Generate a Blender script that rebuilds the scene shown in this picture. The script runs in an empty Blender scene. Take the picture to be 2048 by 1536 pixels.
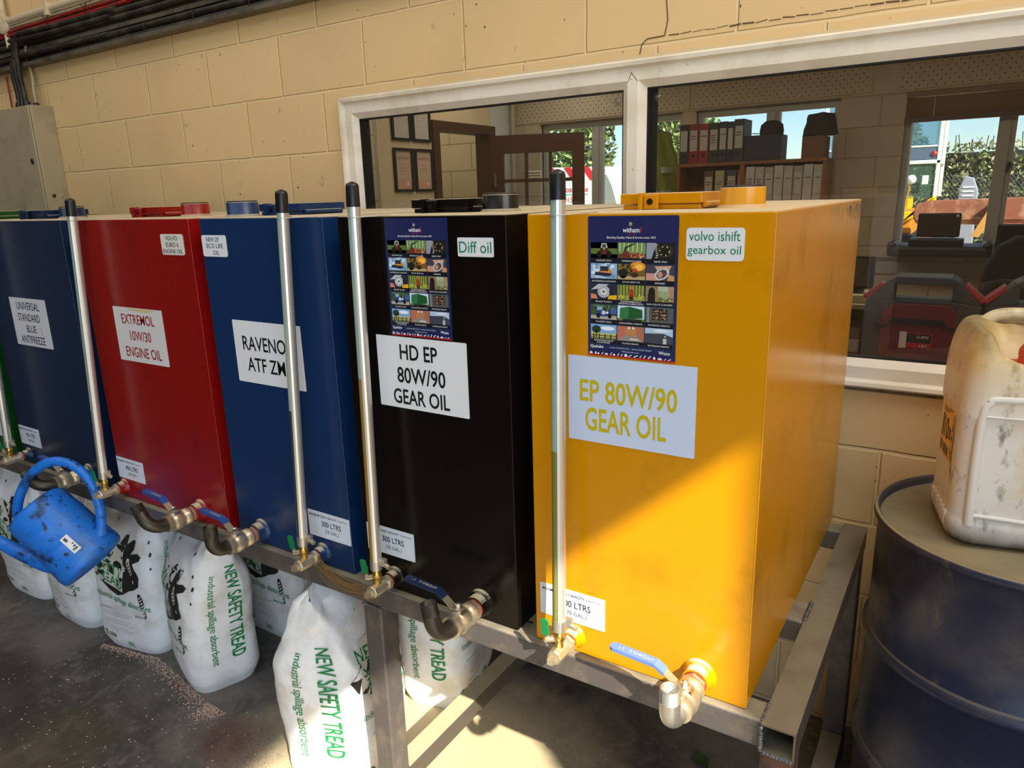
import bpy, math, random
from math import sin, cos, pi, radians, sqrt, atan2
from mathutils import Vector, Matrix, noise
random.seed(7)
S = bpy.context.scene
COL = S.collection

# ------------------------------------------------------------------ camera
cam = bpy.data.cameras.new('camera'); cam.sensor_width = 36; cam.lens = 1438.68 / 2048 * 36
cam.clip_start = 0.02; cam.clip_end = 300
camo = bpy.data.objects.new('camera', cam); COL.objects.link(camo)
camo.location = (0.67644, -1.11127, 1.59858)
camo.rotation_euler = (1.31411757, 0.0284477382, 0.565821345)
S.camera = camo

# ------------------------------------------------------------------ world, sun, fill lights, exposure
S.view_settings.view_transform = 'Standard'; S.view_settings.look = 'None'
S.view_settings.gamma = 1; S.view_settings.use_curve_mapping = False
S.view_settings.exposure = 0.0
SUN_DIR = Vector((1.05, -0.70, 1.0)).normalized()          # towards the sun
W = bpy.data.worlds.new('world'); S.world = W; W.use_nodes = True
nt = W.node_tree; nt.nodes.clear()
sky = nt.nodes.new('ShaderNodeTexSky'); sky.sky_type = 'NISHITA'; sky.sun_disc = False
sky.sun_elevation = math.asin(SUN_DIR.z); sky.sun_rotation = atan2(SUN_DIR.x, SUN_DIR.y)
sky.air_density = 1.0; sky.dust_density = 0.2; sky.ozone_density = 3.5
bg = nt.nodes.new('ShaderNodeBackground'); bg.inputs['Strength'].default_value = 0.22
wo = nt.nodes.new('ShaderNodeOutputWorld')
nt.links.new(sky.outputs[0], bg.inputs[0]); nt.links.new(bg.outputs[0], wo.inputs[0])

def light(name, kind, energy, loc, target=None, size=None, color=(1, 1, 1)):
    l = bpy.data.lights.new(name, kind); l.energy = energy; l.color = color
    o = bpy.data.objects.new(name, l); COL.objects.link(o); o.location = loc
    if size: l.shape = 'RECTANGLE'; l.size, l.size_y = size
    if target is not None:
        o.rotation_euler = (Vector(target) - Vector(loc)).to_track_quat('-Z', 'Y').to_euler()
    return o
sun = light('sun', 'SUN', 11.0, SUN_DIR * 30, (0, 0, 0), color=(1, 0.93, 0.80)); sun.data.angle = radians(0.6)
# added fill lights under the workshop roof; area light for the big doorway's daylight
light('ceiling_fill', 'AREA', 40, (-1.4, -2.6, 4.2), (-1.2, 0.0, 1.0), (7.2, 1.2), (0.92, 0.97, 1.03))
light('ceiling_fill', 'AREA', 24, (-2.0, -0.6, 4.3), (-1.8, 0.4, 1.4), (6.0, 0.6), (0.98, 0.97, 0.95))
light('ceiling_fill', 'AREA', 56, (1.7, -0.1, 4.2), (0.9, 0.35, 1.0), (1.8, 1.2), (0.98, 0.97, 0.95))
light('doorway_daylight', 'AREA', 70, (2.7, -4.2, 1.9), (-0.8, -0.2, 0.8), (4.2, 3.4), (0.66, 0.88, 1.16))
light('office_fill', 'AREA', 26, (-0.6, 3.0, 2.72), (-0.6, 3.0, 0), (3.4, 0.5), (1, 0.90, 0.74))  # unseen light added to brighten the office
light('hall_fill', 'AREA', 5, (-3.4, 3.5, 2.7), (-3.4, 3.6, 0), (0.6, 0.4), (1, 0.90, 0.70))  # added fill that lifts the alcove wall
light('store_fill', 'AREA', 6, (-3.3, 1.9, 2.7), (-2.9, 2.8, 1.2), (0.6, 0.4), (0.95, 0.97, 0.9))  # added fill for the block wall beside the partition
light('entrance_fill', 'AREA', 3.5, (-2.5, 4.6, 2.72), (-2.9, 4.7, 0), (0.6, 0.4), (1, 0.97, 0.9))  # added fill behind the door glass, brightens the white hall wall

# ------------------------------------------------------------------ materials
def srgb(r, g, b):
    f = lambda c: c / 12.92 if c <= 0.04045 else ((c + 0.055) / 1.055) ** 2.4
    return (f(r / 255), f(g / 255), f(b / 255), 1)
def mat(name, col, rough=0.5, metal=0.0, spec=0.5, bump=None, dirt=None, var=None, trans=0.0, alpha=1, coat=0):
    """bump=(scale, strength); dirt=(colour, scale, low, high); var=(scale, amount)"""
    m = bpy.data.materials.new(name); m.use_nodes = True
    n = m.node_tree.nodes; L = m.node_tree.links; b = n['Principled BSDF']
    c = col if len(col) == 4 else srgb(*col)
    b.inputs['Base Color'].default_value = c
    b.inputs['Roughness'].default_value = rough; b.inputs['Metallic'].default_value = metal
    b.inputs['Specular IOR Level'].default_value = spec
    b.inputs['Transmission Weight'].default_value = trans
    b.inputs['Coat Weight'].default_value = coat
    tc = n.new('ShaderNodeTexCoord')
    src = None
    if var:
        t = n.new('ShaderNodeTexNoise'); t.inputs['Scale'].default_value = var[0]; t.inputs['Detail'].default_value = 6
        L.new(tc.outputs['Object'], t.inputs['Vector'])
        hsv = n.new('ShaderNodeMapRange'); hsv.inputs[1].default_value = 0.25; hsv.inputs[2].default_value = 0.75
        hsv.inputs[3].default_value = 1 - var[1]; hsv.inputs[4].default_value = 1 + var[1]
        L.new(t.outputs['Fac'], hsv.inputs[0])
        mx = n.new('ShaderNodeMix'); mx.data_type = 'RGBA'; mx.blend_type = 'MULTIPLY'; mx.inputs[0].default_value = 1
        mx.inputs[6].default_value = c; L.new(hsv.outputs[0], mx.inputs[7]); src = mx.outputs[2]
    if dirt:
        dl = dirt if isinstance(dirt, list) else [dirt]
        for k, d in enumerate(dl):
            t = n.new('ShaderNodeTexNoise'); t.inputs['Scale'].default_value = d[1]; t.inputs['Detail'].default_value = 9
            t.inputs['Roughness'].default_value = 0.62
            mp = n.new('ShaderNodeMapping'); mp.inputs['Location'].default_value = (3.1 * k, 1.7 * k, 0.3)
            if len(d) > 4: mp.inputs['Scale'].default_value = d[4]
            L.new(tc.outputs['Object'], mp.inputs[0]); L.new(mp.outputs[0], t.inputs['Vector'])
            r = n.new('ShaderNodeMapRange'); r.inputs[1].default_value = d[2]; r.inputs[2].default_value = d[3]
            L.new(t.outputs['Fac'], r.inputs[0])
            mx = n.new('ShaderNodeMix'); mx.data_type = 'RGBA'
            if src is None: mx.inputs[6].default_value = c
            else: L.new(src, mx.inputs[6])
            mx.inputs[7].default_value = srgb(*d[0]); L.new(r.outputs[0], mx.inputs[0]); src = mx.outputs[2]
    if src is not None: L.new(src, b.inputs['Base Color'])
    if bump:
        t = n.new('ShaderNodeTexNoise'); t.inputs['Scale'].default_value = bump[0]; t.inputs['Detail'].default_value = 5
        L.new(tc.outputs['Object'], t.inputs['Vector'])
        bp = n.new('ShaderNodeBump'); bp.inputs['Strength'].default_value = bump[1]; bp.inputs['Distance'].default_value = 0.01
        L.new(t.outputs['Fac'], bp.inputs['Height']); L.new(bp.outputs[0], b.inputs['Normal'])
    return m
def with_dust(m, col, lo=0.55, hi=0.95, scale=14, rough=0.9):
    """dust that has settled on the faces that look up"""
    n = m.node_tree.nodes; L = m.node_tree.links; b = n['Principled BSDF']
    g = n.new('ShaderNodeNewGeometry'); sp = n.new('ShaderNodeSeparateXYZ'); L.new(g.outputs['True Normal'], sp.inputs[0])
    r = n.new('ShaderNodeMapRange'); r.inputs[1].default_value = 0.6; r.inputs[2].default_value = 0.9; L.new(sp.outputs['Z'], r.inputs[0])
    tc = n.new('ShaderNodeTexCoord'); t = n.new('ShaderNodeTexNoise'); t.inputs['Scale'].default_value = scale; t.inputs['Detail'].default_value = 8
    L.new(tc.outputs['Object'], t.inputs['Vector'])
    q = n.new('ShaderNodeMapRange'); q.inputs[1].default_value = 0.3; q.inputs[2].default_value = 0.6; q.inputs[3].default_value = lo; q.inputs[4].default_value = hi
    L.new(t.outputs['Fac'], q.inputs[0])
    mu = n.new('ShaderNodeMath'); mu.operation = 'MULTIPLY'; L.new(r.outputs[0], mu.inputs[0]); L.new(q.outputs[0], mu.inputs[1])
    mx = n.new('ShaderNodeMix'); mx.data_type = 'RGBA'; mx.inputs[7].default_value = srgb(*col); L.new(mu.outputs[0], mx.inputs[0])
    inp = b.inputs['Base Color']
    if inp.links: L.new(inp.links[0].from_socket, mx.inputs[6])
    else: mx.inputs[6].default_value = inp.default_value
    L.new(mx.outputs[2], inp)
    rr = n.new('ShaderNodeMix'); rr.inputs[2].default_value = b.inputs['Roughness'].default_value; rr.inputs[3].default_value = rough
    L.new(mu.outputs[0], rr.inputs[0]); L.new(rr.outputs[0], b.inputs['Roughness'])
    return m
def glass_mat(name, tint, refl=1.0, rough=0.0, haze=None):
    m = bpy.data.materials.new(name); m.use_nodes = True; n = m.node_tree.nodes; L = m.node_tree.links; n.clear()
    out = n.new('ShaderNodeOutputMaterial'); tr = n.new('ShaderNodeBsdfTransparent'); tr.inputs[0].default_value = (*tint, 1)
    gl = n.new('ShaderNodeBsdfGlossy'); gl.inputs['Roughness'].default_value = rough; gl.inputs['Color'].default_value = (refl, refl, refl, 1)
    fr = n.new('ShaderNodeFresnel'); fr.inputs[0].default_value = 1.5
    ge = n.new('ShaderNodeNewGeometry'); fm = n.new('ShaderNodeMath'); fm.operation = 'MULTIPLY_ADD'; fm.inputs[1].default_value = -1.0; fm.inputs[2].default_value = 1.0
    L.new(ge.outputs['Backfacing'], fm.inputs[0]); f2 = n.new('ShaderNodeMath'); f2.operation = 'MULTIPLY'; L.new(fm.outputs[0], f2.inputs[0]); L.new(fr.outputs[0], f2.inputs[1])
    mx = n.new('ShaderNodeMixShader'); L.new(f2.outputs[0], mx.inputs[0]); L.new(tr.outputs[0], mx.inputs[1]); L.new(gl.outputs[0], mx.inputs[2])
    last = mx.outputs[0]
    if haze:
        df = n.new('ShaderNodeBsdfDiffuse'); df.inputs[0].default_value = srgb(*haze[0])
        m2 = n.new('ShaderNodeMixShader'); m2.inputs[0].default_value = haze[1]; L.new(last, m2.inputs[1]); L.new(df.outputs[0], m2.inputs[2]); last = m2.outputs[0]
    L.new(last, out.inputs[0]); return m
def block_mat(name, col, mortar, x0, z0, axis='x', speck=True, bw=0.4475, bh=0.2215):
    """painted concrete block wall in running bond, world sized, with worn specks"""
    m = bpy.data.materials.new(name); m.use_nodes = True; n = m.node_tree.nodes; L = m.node_tree.links; b = n['Principled BSDF']
    b.inputs['Roughness'].default_value = 0.75
    tc = n.new('ShaderNodeTexCoord'); sp = n.new('ShaderNodeSeparateXYZ'); L.new(tc.outputs['Object'], sp.inputs[0])
    cb = n.new('ShaderNodeCombineXYZ'); L.new(sp.outputs['X' if axis == 'x' else 'Y'], cb.inputs[0]); L.new(sp.outputs['Z'], cb.inputs[1])
    mp = n.new('ShaderNodeMapping'); mp.inputs['Location'].default_value = (-x0, -z0, 0); L.new(cb.outputs[0], mp.inputs[0])
    nz = n.new('ShaderNodeTexNoise'); nz.inputs['Scale'].default_value = 9; L.new(tc.outputs['Object'], nz.inputs['Vector'])
    wob = n.new('ShaderNodeVectorMath'); wob.operation = 'MULTIPLY_ADD'; wob.inputs[1].default_value = (0.006, 0.006, 0); L.new(nz.outputs['Color'], wob.inputs[0]); L.new(mp.outputs[0], wob.inputs[2])
    br = n.new('ShaderNodeTexBrick'); br.offset = 0.5; br.offset_frequency = 2
    br.inputs['Scale'].default_value = 1; br.inputs['Brick Width'].default_value = bw; br.inputs['Row Height'].default_value = bh
    br.inputs['Mortar Size'].default_value = 0.0065; br.inputs['Mortar Smooth'].default_value = 0.6; br.inputs['Bias'].default_value = -0.2
    c = srgb(*col); c2 = srgb(*[v * 0.965 for v in col])
    br.inputs['Color1'].default_value = c; br.inputs['Color2'].default_value = c2; br.inputs['Mortar'].default_value = srgb(*mortar)
    L.new(wob.outputs[0], br.inputs['Vector'])
    src = br.outputs['Color']
    t0 = n.new('ShaderNodeTexNoise'); t0.inputs['Scale'].default_value = 2.2; t0.inputs['Detail'].default_value = 7; L.new(tc.outputs['Object'], t0.inputs['Vector'])
    r0 = n.new('ShaderNodeMapRange'); r0.inputs[1].default_value = 0.52; r0.inputs[2].default_value = 0.78; r0.inputs[4].default_value = 0.35; L.new(t0.outputs['Fac'], r0.inputs[0])
    m0 = n.new('ShaderNodeMix'); m0.data_type = 'RGBA'; m0.inputs[7].default_value = srgb(*[v * 0.84 for v in col]); L.new(r0.outputs[0], m0.inputs[0]); L.new(src, m0.inputs[6]); src = m0.outputs[2]
    if speck:
        for sc, lo, hi, dc in ((48, 0.735, 0.76, (78, 62, 44)), (11, 0.70, 0.80, (150, 126, 96))):
            t = n.new('ShaderNodeTexNoise'); t.inputs['Scale'].default_value = sc; t.inputs['Detail'].default_value = 3; L.new(tc.outputs['Object'], t.inputs['Vector'])
            r = n.new('ShaderNodeMapRange'); r.inputs[1].default_value = lo; r.inputs[2].default_value = hi; L.new(t.outputs['Fac'], r.inputs[0])
            mx = n.new('ShaderNodeMix'); mx.data_type = 'RGBA'; mx.inputs[7].default_value = srgb(*dc); L.new(r.outputs[0], mx.inputs[0]); L.new(src, mx.inputs[6]); src = mx.outputs[2]
    L.new(src, b.inputs['Base Color'])
    t = n.new('ShaderNodeTexNoise'); t.inputs['Scale'].default_value = 60; t.inputs['Detail'].default_value = 4; L.new(tc.outputs['Object'], t.inputs['Vector'])
    ad = n.new('ShaderNodeMath'); ad.operation = 'MULTIPLY_ADD'; ad.inputs[1].default_value = 0.12; L.new(t.outputs['Fac'], ad.inputs[0])
    inv = n.new('ShaderNodeMath'); inv.operation = 'SUBTRACT'; inv.inputs[0].default_value = 1.0; L.new(br.outputs['Fac'], inv.inputs[1]); L.new(inv.outputs[0], ad.inputs[2])
    bp = n.new('ShaderNodeBump'); bp.inputs['Strength'].default_value = 0.8; bp.inputs['Distance'].default_value = 0.006; L.new(ad.outputs[0], bp.inputs['Height']); L.new(bp.outputs[0], b.inputs['Normal'])
    return m
def print_mat(name, rough=0.45):
    m = bpy.data.materials.new(name); m.use_nodes = True; n = m.node_tree.nodes; b = n['Principled BSDF']
    a = n.new('ShaderNodeVertexColor'); a.layer_name = 'Ink'; m.node_tree.links.new(a.outputs[0], b.inputs['Base Color'])
    b.inputs['Roughness'].default_value = rough; return m
INK = print_mat('printed_ink', 0.4); INKP = print_mat('printed_plastic', 0.5)
leaf_cols = None

# ------------------------------------------------------------------ mesh building
class MB:
    def __init__(s): s.v = []; s.f = []; s.m = []; s.sm = []; s.c = []; s.ink = False
    def add(s, vs, fs, m=0, smooth=False, col=None):
        o = len(s.v); s.v += [tuple(p) for p in vs]
        for f in fs:
            s.f.append(tuple(i + o for i in f)); s.m.append(m); s.sm.append(smooth); s.c.append(col)
        if col is not None: s.ink = True
        return s
    def box(s, x0, y0, z0, x1, y1, z1, m=0, col=None, M=None):
        v = [(x, y, z) for z in (z0, z1) for y in (y0, y1) for x in (x0, x1)]
        if M is not None: v = [M @ Vector(p) for p in v]
        return s.add(v, [(0, 2, 3, 1), (4, 5, 7, 6), (0, 1, 5, 4), (2, 6, 7, 3), (0, 4, 6, 2), (1, 3, 7, 5)], m, False, col)
    def tube(s, pts, r, n=12, m=0, caps=True, smooth=True, col=None, closed=False):
        pts = [Vector(p) for p in pts]; k = len(pts)
        rs = r if isinstance(r, (list, tuple)) else [r] * k
        vs = []; up = None
        for i, p in enumerate(pts):
            if closed: t = pts[(i + 1) % k] - pts[i - 1]
            else: t = pts[min(i + 1, k - 1)] - pts[max(i - 1, 0)]
            t = t.normalized() if t.length > 1e-9 else Vector((0, 0, 1))
            if up is None:
                up = Vector((0, 0, 1)) if abs(t.z) < 0.9 else Vector((0, 1, 0))
            a = (up - t * up.dot(t)).normalized(); b = t.cross(a); up = a
            for j in range(n):
                th = 2 * pi * j / n; vs.append(p + (a * cos(th) + b * sin(th)) * rs[i])
        fs = []
        for i in range(k if closed else k - 1):
            i2 = (i + 1) % k
            for j in range(n): fs.append((i * n + j, i * n + (j + 1) % n, i2 * n + (j + 1) % n, i2 * n + j))
        s.add(vs, fs, m, smooth, col)
        if caps and not closed:
            s.add(vs[:n], [tuple(reversed(range(n)))], m, False, col); s.add(vs[-n:], [tuple(range(n))], m, False, col)
        return s
    def lathe(s, o, ax, prof, n=24, m=0, smooth=True, col=None, caps=True, arc=None):
        o = Vector(o); ax = Vector(ax).normalized(); up = Vector((0, 0, 1)) if abs(ax.z) < 0.9 else Vector((0, 1, 0))
        a = (up - ax * up.dot(ax)).normalized(); b = ax.cross(a); vs = []
        for (r, h) in prof:
            for j in range(n):
                th = 2 * pi * j / n; vs.append(o + ax * h + (a * cos(th) + b * sin(th)) * r)
        fs = []
        for i in range(len(prof) - 1):
            for j in range(n): fs.append((i * n + j, i * n + (j + 1) % n, (i + 1) * n + (j + 1) % n, (i + 1) * n + j))
        s.add(vs, fs, m, smooth, col)
        if caps:
            if prof[0][0] > 1e-5: s.add(vs[:n], [tuple(reversed(range(n)))], m, False, col)
            if prof[-1][0] > 1e-5: s.add(vs[-n:], [tuple(range(n))], m, False, col)
        return s
    def prism(s, poly, P, d0, d1, m=0, col=None):
        """poly in 2D, P(u,v,d)->3D"""
        n = len(poly); v = [P(u, w, d0) for u, w in poly] + [P(u, w, d1) for u, w in poly]
        fs = [tuple(reversed(range(n))), tuple(range(n, 2 * n))] + [(i, (i + 1) % n, n + (i + 1) % n, n + i) for i in range(n)]
        return s.add(v, fs, m, False, col)
    def grid(s, fn, nu, nv, m=0, smooth=True, wrap=False, col=None):
        vs = [fn(i / nu, j / nv) for j in range(nv + 1) for i in range(nu + (0 if wrap else 1))]
        w = nu if wrap else nu + 1; fs = []
        for j in range(nv):
            for i in range(nu):
                i2 = (i + 1) % w; fs.append((j * w + i, j * w + i2, (j + 1) * w + i2, (j + 1) * w + i))
        return s.add(vs, fs, m, smooth, col)
    def poly(s, pts, P, m=0, col=None):
        return s.add([P(u, v) for u, v in pts], [tuple(range(len(pts)))], m, False, col)
    def rect(s, x0, y0, x1, y1, P, m=0, col=None): return s.poly([(x0, y0), (x1, y0), (x1, y1), (x0, y1)], P, m, col)
    def ell(s, cx, cy, rx, ry, P, m=0, col=None, n=20, rot=0):
        return s.poly([(cx + rx * cos(t) * cos(rot) - ry * sin(t) * sin(rot), cy + rx * cos(t) * sin(rot) + ry * sin(t) * cos(rot)) for t in [2 * pi * k / n for k in range(n)]], P, m, col)
    def text(s, t, x0, y0, x1, y1, P, m=0, col=None, bold=0.0, keep=False):
        vs, fs = glyphs(t, bold)
        if not vs: return s
        ax = min(v[0] for v in vs); bx = max(v[0] for v in vs); ay = min(v[1] for v in vs); by = max(v[1] for v in vs)
        sx = (x1 - x0) / (bx - ax); sy = (y1 - y0) / (by - ay)
        return s.add([P(x0 + (v[0] - ax) * sx, y0 + (v[1] - ay) * sy) for v in vs], fs, m, False, col)
    def build(s, name, mats, parent=None, loc=None, rot=None, bevel=0, seg=2, sub=0, auto=None):
        me = bpy.data.meshes.new(name); me.from_pydata(s.v, [], s.f)
        for m in (mats if isinstance(mats, (list, tuple)) else [mats]): me.materials.append(m)
        me.polygons.foreach_set('material_index', s.m); me.polygons.foreach_set('use_smooth', s.sm)
        if s.ink:
            at = me.color_attributes.new('Ink', 'FLOAT_COLOR', 'CORNER'); d = []
            for p, c in zip(me.polygons, s.c):
                cc = srgb(*c) if c is not None else (1, 1, 1, 1)
                d += list(cc) * p.loop_total
            at.data.foreach_set('color', d)
        me.update()
        o = bpy.data.objects.new(name, me); COL.objects.link(o)
        if parent: o.parent = parent
        if loc: o.location = loc
        if rot: o.rotation_euler = rot
        if bevel:
            b = o.modifiers.new('bevel', 'BEVEL'); b.width = bevel; b.segments = seg; b.limit_method = 'ANGLE'; b.angle_limit = radians(35)
        if sub:
            b = o.modifiers.new('smooth', 'SUBSURF'); b.levels = sub; b.render_levels = sub
        return o
_gl = {}
def glyphs(t, bold):
    k = (t, bold)
    if k not in _gl:
        c = bpy.data.curves.new('lettering', 'FONT'); c.body = t; c.resolution_u = 3; c.offset = bold * 0.5; c.fill_mode = 'FRONT'
        o = bpy.data.objects.new('lettering', c); COL.objects.link(o); bpy.context.view_layer.update()
        me = bpy.data.meshes.new_from_object(o.evaluated_get(bpy.context.evaluated_depsgraph_get()))
        _gl[k] = ([(v.co.x, v.co.y) for v in me.vertices], [tuple(p.vertices) for p in me.polygons])
        bpy.data.objects.remove(o); bpy.data.curves.remove(c); bpy.data.meshes.remove(me)
    return _gl[k]
def tag(o, label=None, cat=None, group=None, kind=None):
    if label: o['label'] = label
    if cat: o['category'] = cat
    if group: o['group'] = group
    if kind: o['kind'] = kind
    return o
def thing(name, label, cat, loc=(0, 0, 0), rz=0, group=None, rot=None):
    o = bpy.data.objects.new(name, None); COL.objects.link(o); o.empty_display_size = 0.05
    o.location = loc; o.rotation_euler = rot if rot else (0, 0, rz); return tag(o, label, cat, group)
def struct(name, mb, mats, parent=None, label=None, cat=None, **k):
    o = mb.build(name, mats, parent, **k)
    if parent is None: o['kind'] = 'structure'; tag(o, label, cat)
    return o
def frame_rect(mb, x0, z0, x1, z1, prof, m=0):
    """mitred picture frame in the XZ plane; prof = [(inset, y), ...] from the outside in"""
    for (i0, y0), (i1, y1) in zip(prof[:-1], prof[1:]):
        a = [(x0 + i0, y0, z0 + i0), (x1 - i0, y0, z0 + i0), (x1 - i0, y0, z1 - i0), (x0 + i0, y0, z1 - i0)]
        b = [(x0 + i1, y1, z0 + i1), (x1 - i1, y1, z0 + i1), (x1 - i1, y1, z1 - i1), (x0 + i1, y1, z1 - i1)]
        for k in range(4): mb.add([a[k], a[(k + 1) % 4], b[(k + 1) % 4], b[k]], [(0, 1, 2, 3)], m)
def wall_with_holes(mb, x0, z0, x1, z1, y0, y1, holes, m=0):
    """solid wall in XZ between y0 and y1 with rectangular holes (x0,z0,x1,z1)"""
    xs = sorted({x0, x1, *[h[0] for h in holes], *[h[2] for h in holes]}); zs = sorted({z0, z1, *[h[1] for h in holes], *[h[3] for h in holes]})
    for a, b in zip(xs[:-1], xs[1:]):
        for c, d in zip(zs[:-1], zs[1:]):
            mx, mz = (a + b) / 2, (c + d) / 2
            if not any(h[0] < mx < h[2] and h[1] < mz < h[3] for h in holes): mb.box(a, y0, c, b, y1, d, m)
def rrect(x0, y0, x1, y1, r, n=5):
    p = []
    for cx, cy, a in ((x1 - r, y1 - r, 0), (x0 + r, y1 - r, 90), (x0 + r, y0 + r, 180), (x1 - r, y0 + r, 270)):
        for k in range(n + 1):
            t = radians(a + 90 * k / n); p.append((cx + r * cos(t), cy + r * sin(t)))
    return p

# ------------------------------------------------------------------ the setting
WY = 0.985                                                   # face of the block wall
M_block = block_mat('cream_blockwork', (228, 194, 138), (234, 203, 150), -1.496 - 0.4475 * 20, 0.0095 - 0.2215 * 1)
M_blocky = block_mat('cream_blockwork_side', (214, 196, 166), (220, 202, 172), 0.1, 0.0095, 'y')
M_blockoff = block_mat('office_blockwork', (226, 204, 170), (206, 184, 150), -0.045 - 0.4475 * 10, 0.0295, speck=False)
M_blockalc = block_mat('hall_blockwork', (232, 216, 178), (196, 178, 140), -3.25 - 0.4475 * 4, 0.04, speck=False)
M_plaster = mat('cream_plaster', (228, 206, 164), 0.8, bump=(90, 0.05), var=(2, 0.05))
M_white = mat('white_painted_wall', (226, 224, 214), 0.8)
M_ceil = mat('pale_ceiling', (225, 212, 188), 0.9)
M_dark = mat('dark_workshop_wall', (120, 106, 88), 0.85)
M_upvc = mat('aged_white_window_plastic', (238, 228, 208), 0.42, dirt=[((150, 136, 112), 60, 0.66, 0.74), ((202, 188, 160), 5, 0.45, 0.75)])
M_upvc_far = mat('office_window_plastic', (206, 200, 188), 0.45)
M_gasket = mat('black_gasket', (18, 18, 18), 0.5)
M_glass = glass_mat('window_glass', (0.84, 0.85, 0.85), 1.0, 0.0, haze=((190, 175, 150), 0.018))
M_glassfar = glass_mat('office_window_glass', (0.93, 0.97, 0.98))

def floor_mat():
    m = bpy.data.materials.new('dusty_oily_concrete_lit_patch'); m.use_nodes = True; n = m.node_tree.nodes; L = m.node_tree.links; b = n['Principled BSDF']
    tc = n.new('ShaderNodeTexCoord')
    def noise(sc, lo, hi, o=(0, 0, 0), det=8, ds=0.0):
        mp = n.new('ShaderNodeMapping'); mp.inputs['Location'].default_value = o; L.new(tc.outputs['Object'], mp.inputs[0])
        t = n.new('ShaderNodeTexNoise'); t.inputs['Scale'].default_value = sc; t.inputs['Detail'].default_value = det; t.inputs['Roughness'].default_value = 0.6; t.inputs['Distortion'].default_value = ds
        L.new(mp.outputs[0], t.inputs['Vector']); r = n.new('ShaderNodeMapRange'); r.inputs[1].default_value = lo; r.inputs[2].default_value = hi; L.new(t.outputs['Fac'], r.inputs[0]); return r.outputs[0]
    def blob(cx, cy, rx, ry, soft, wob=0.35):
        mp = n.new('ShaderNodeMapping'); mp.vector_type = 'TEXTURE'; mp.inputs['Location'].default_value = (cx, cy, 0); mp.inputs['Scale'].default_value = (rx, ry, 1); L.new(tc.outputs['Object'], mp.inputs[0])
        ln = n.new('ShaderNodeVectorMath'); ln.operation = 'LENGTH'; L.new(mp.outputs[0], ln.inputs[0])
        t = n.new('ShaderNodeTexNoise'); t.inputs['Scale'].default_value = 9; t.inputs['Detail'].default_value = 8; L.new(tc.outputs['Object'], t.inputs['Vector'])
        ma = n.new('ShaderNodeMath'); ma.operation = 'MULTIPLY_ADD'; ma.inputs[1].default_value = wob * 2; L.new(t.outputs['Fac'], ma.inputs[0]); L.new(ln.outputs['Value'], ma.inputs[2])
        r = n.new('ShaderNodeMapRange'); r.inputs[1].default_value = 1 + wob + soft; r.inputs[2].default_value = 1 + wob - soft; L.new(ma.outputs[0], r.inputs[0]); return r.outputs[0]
    src = None
    def over(fac, col, amt=1.0):
        nonlocal src
        if amt != 1.0:
            k = n.new('ShaderNodeMath'); k.operation = 'MULTIPLY'; k.inputs[1].default_value = amt; L.new(fac, k.inputs[0]); fac = k.outputs[0]
        mx = n.new('ShaderNodeMix'); mx.data_type = 'RGBA'; L.new(fac, mx.inputs[0]); mx.inputs[7].default_value = srgb(*col)
        if src is None: mx.inputs[6].default_value = srgb(112, 106, 98)
        else: L.new(src, mx.inputs[6])
        src = mx.outputs[2]
    over(noise(2.6, 0.44, 0.60), (78, 74, 70))
    over(noise(1.3, 0.48, 0.60, (4, 2, 0), 9, 0.8), (58, 55, 52), 0.8)
    over(noise(7.0, 0.50, 0.66, (7, 1, 0), 9, 1.2), (124, 120, 110), 0.55)
    over(noise(34, 0.52, 0.7, (1, 5, 0)), (136, 130, 118), 0.4)
    over(blob(-0.52, 0.20, 0.52, 0.42, 0.3), (206, 188, 150), 0.92)  # pool of sun brightened by a pale patch in the floor colour
    over(blob(0.6, -1.3, 1.8, 1.0, 0.3), (150, 142, 124), 0.9)  # paler floor out of view, added to bounce more sunlight upwards
    over(blob(-1.55, -0.32, 0.20, 0.16, 0.15), (84, 70, 50), 0.5)
    over(blob(-1.10, -0.03, 0.11, 0.09, 0.5, 0.7), (88, 48, 40), 0.55)
    over(blob(-2.1, -0.35, 0.40, 0.22, 0.2), (46, 43, 40), 0.7)
    over(noise(210, 0.72, 0.76), (196, 184, 164), 0.6)
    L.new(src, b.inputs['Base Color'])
    rr = noise(1.6, 0.4, 0.65, (2, 2, 0)); mr = n.new('ShaderNodeMapRange'); mr.inputs[3].default_value = 0.42; mr.inputs[4].default_value = 0.85; L.new(rr, mr.inputs[0]); L.new(mr.outputs[0], b.inputs['Roughness'])
    t = n.new('ShaderNodeTexNoise'); t.inputs['Scale'].default_value = 45; t.inputs['Detail'].default_value = 8; L.new(tc.outputs['Object'], t.inputs['Vector'])
    bp = n.new('ShaderNodeBump'); bp.inputs['Strength'].default_value = 0.25; bp.inputs['Distance'].default_value = 0.006; L.new(t.outputs['Fac'], bp.inputs['Height']); L.new(bp.outputs[0], b.inputs['Normal'])
    return m
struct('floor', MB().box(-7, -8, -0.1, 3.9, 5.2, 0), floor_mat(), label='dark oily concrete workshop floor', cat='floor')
struct('ceiling', MB().box(-7.2, -8.2, 4.6, 3.9, 1.1, 4.75), M_ceil, label='pale workshop ceiling', cat='ceiling')
struct('wall_left', MB().box(-7.2, -8.2, 0, -7, 1.1, 4.6), M_dark, label='left workshop wall', cat='wall')
struct('wall_front', MB().box(-7.2, -8.2, 0, 4.2, -8, 4.6), M_dark, label='front workshop wall', cat='wall')
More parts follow.
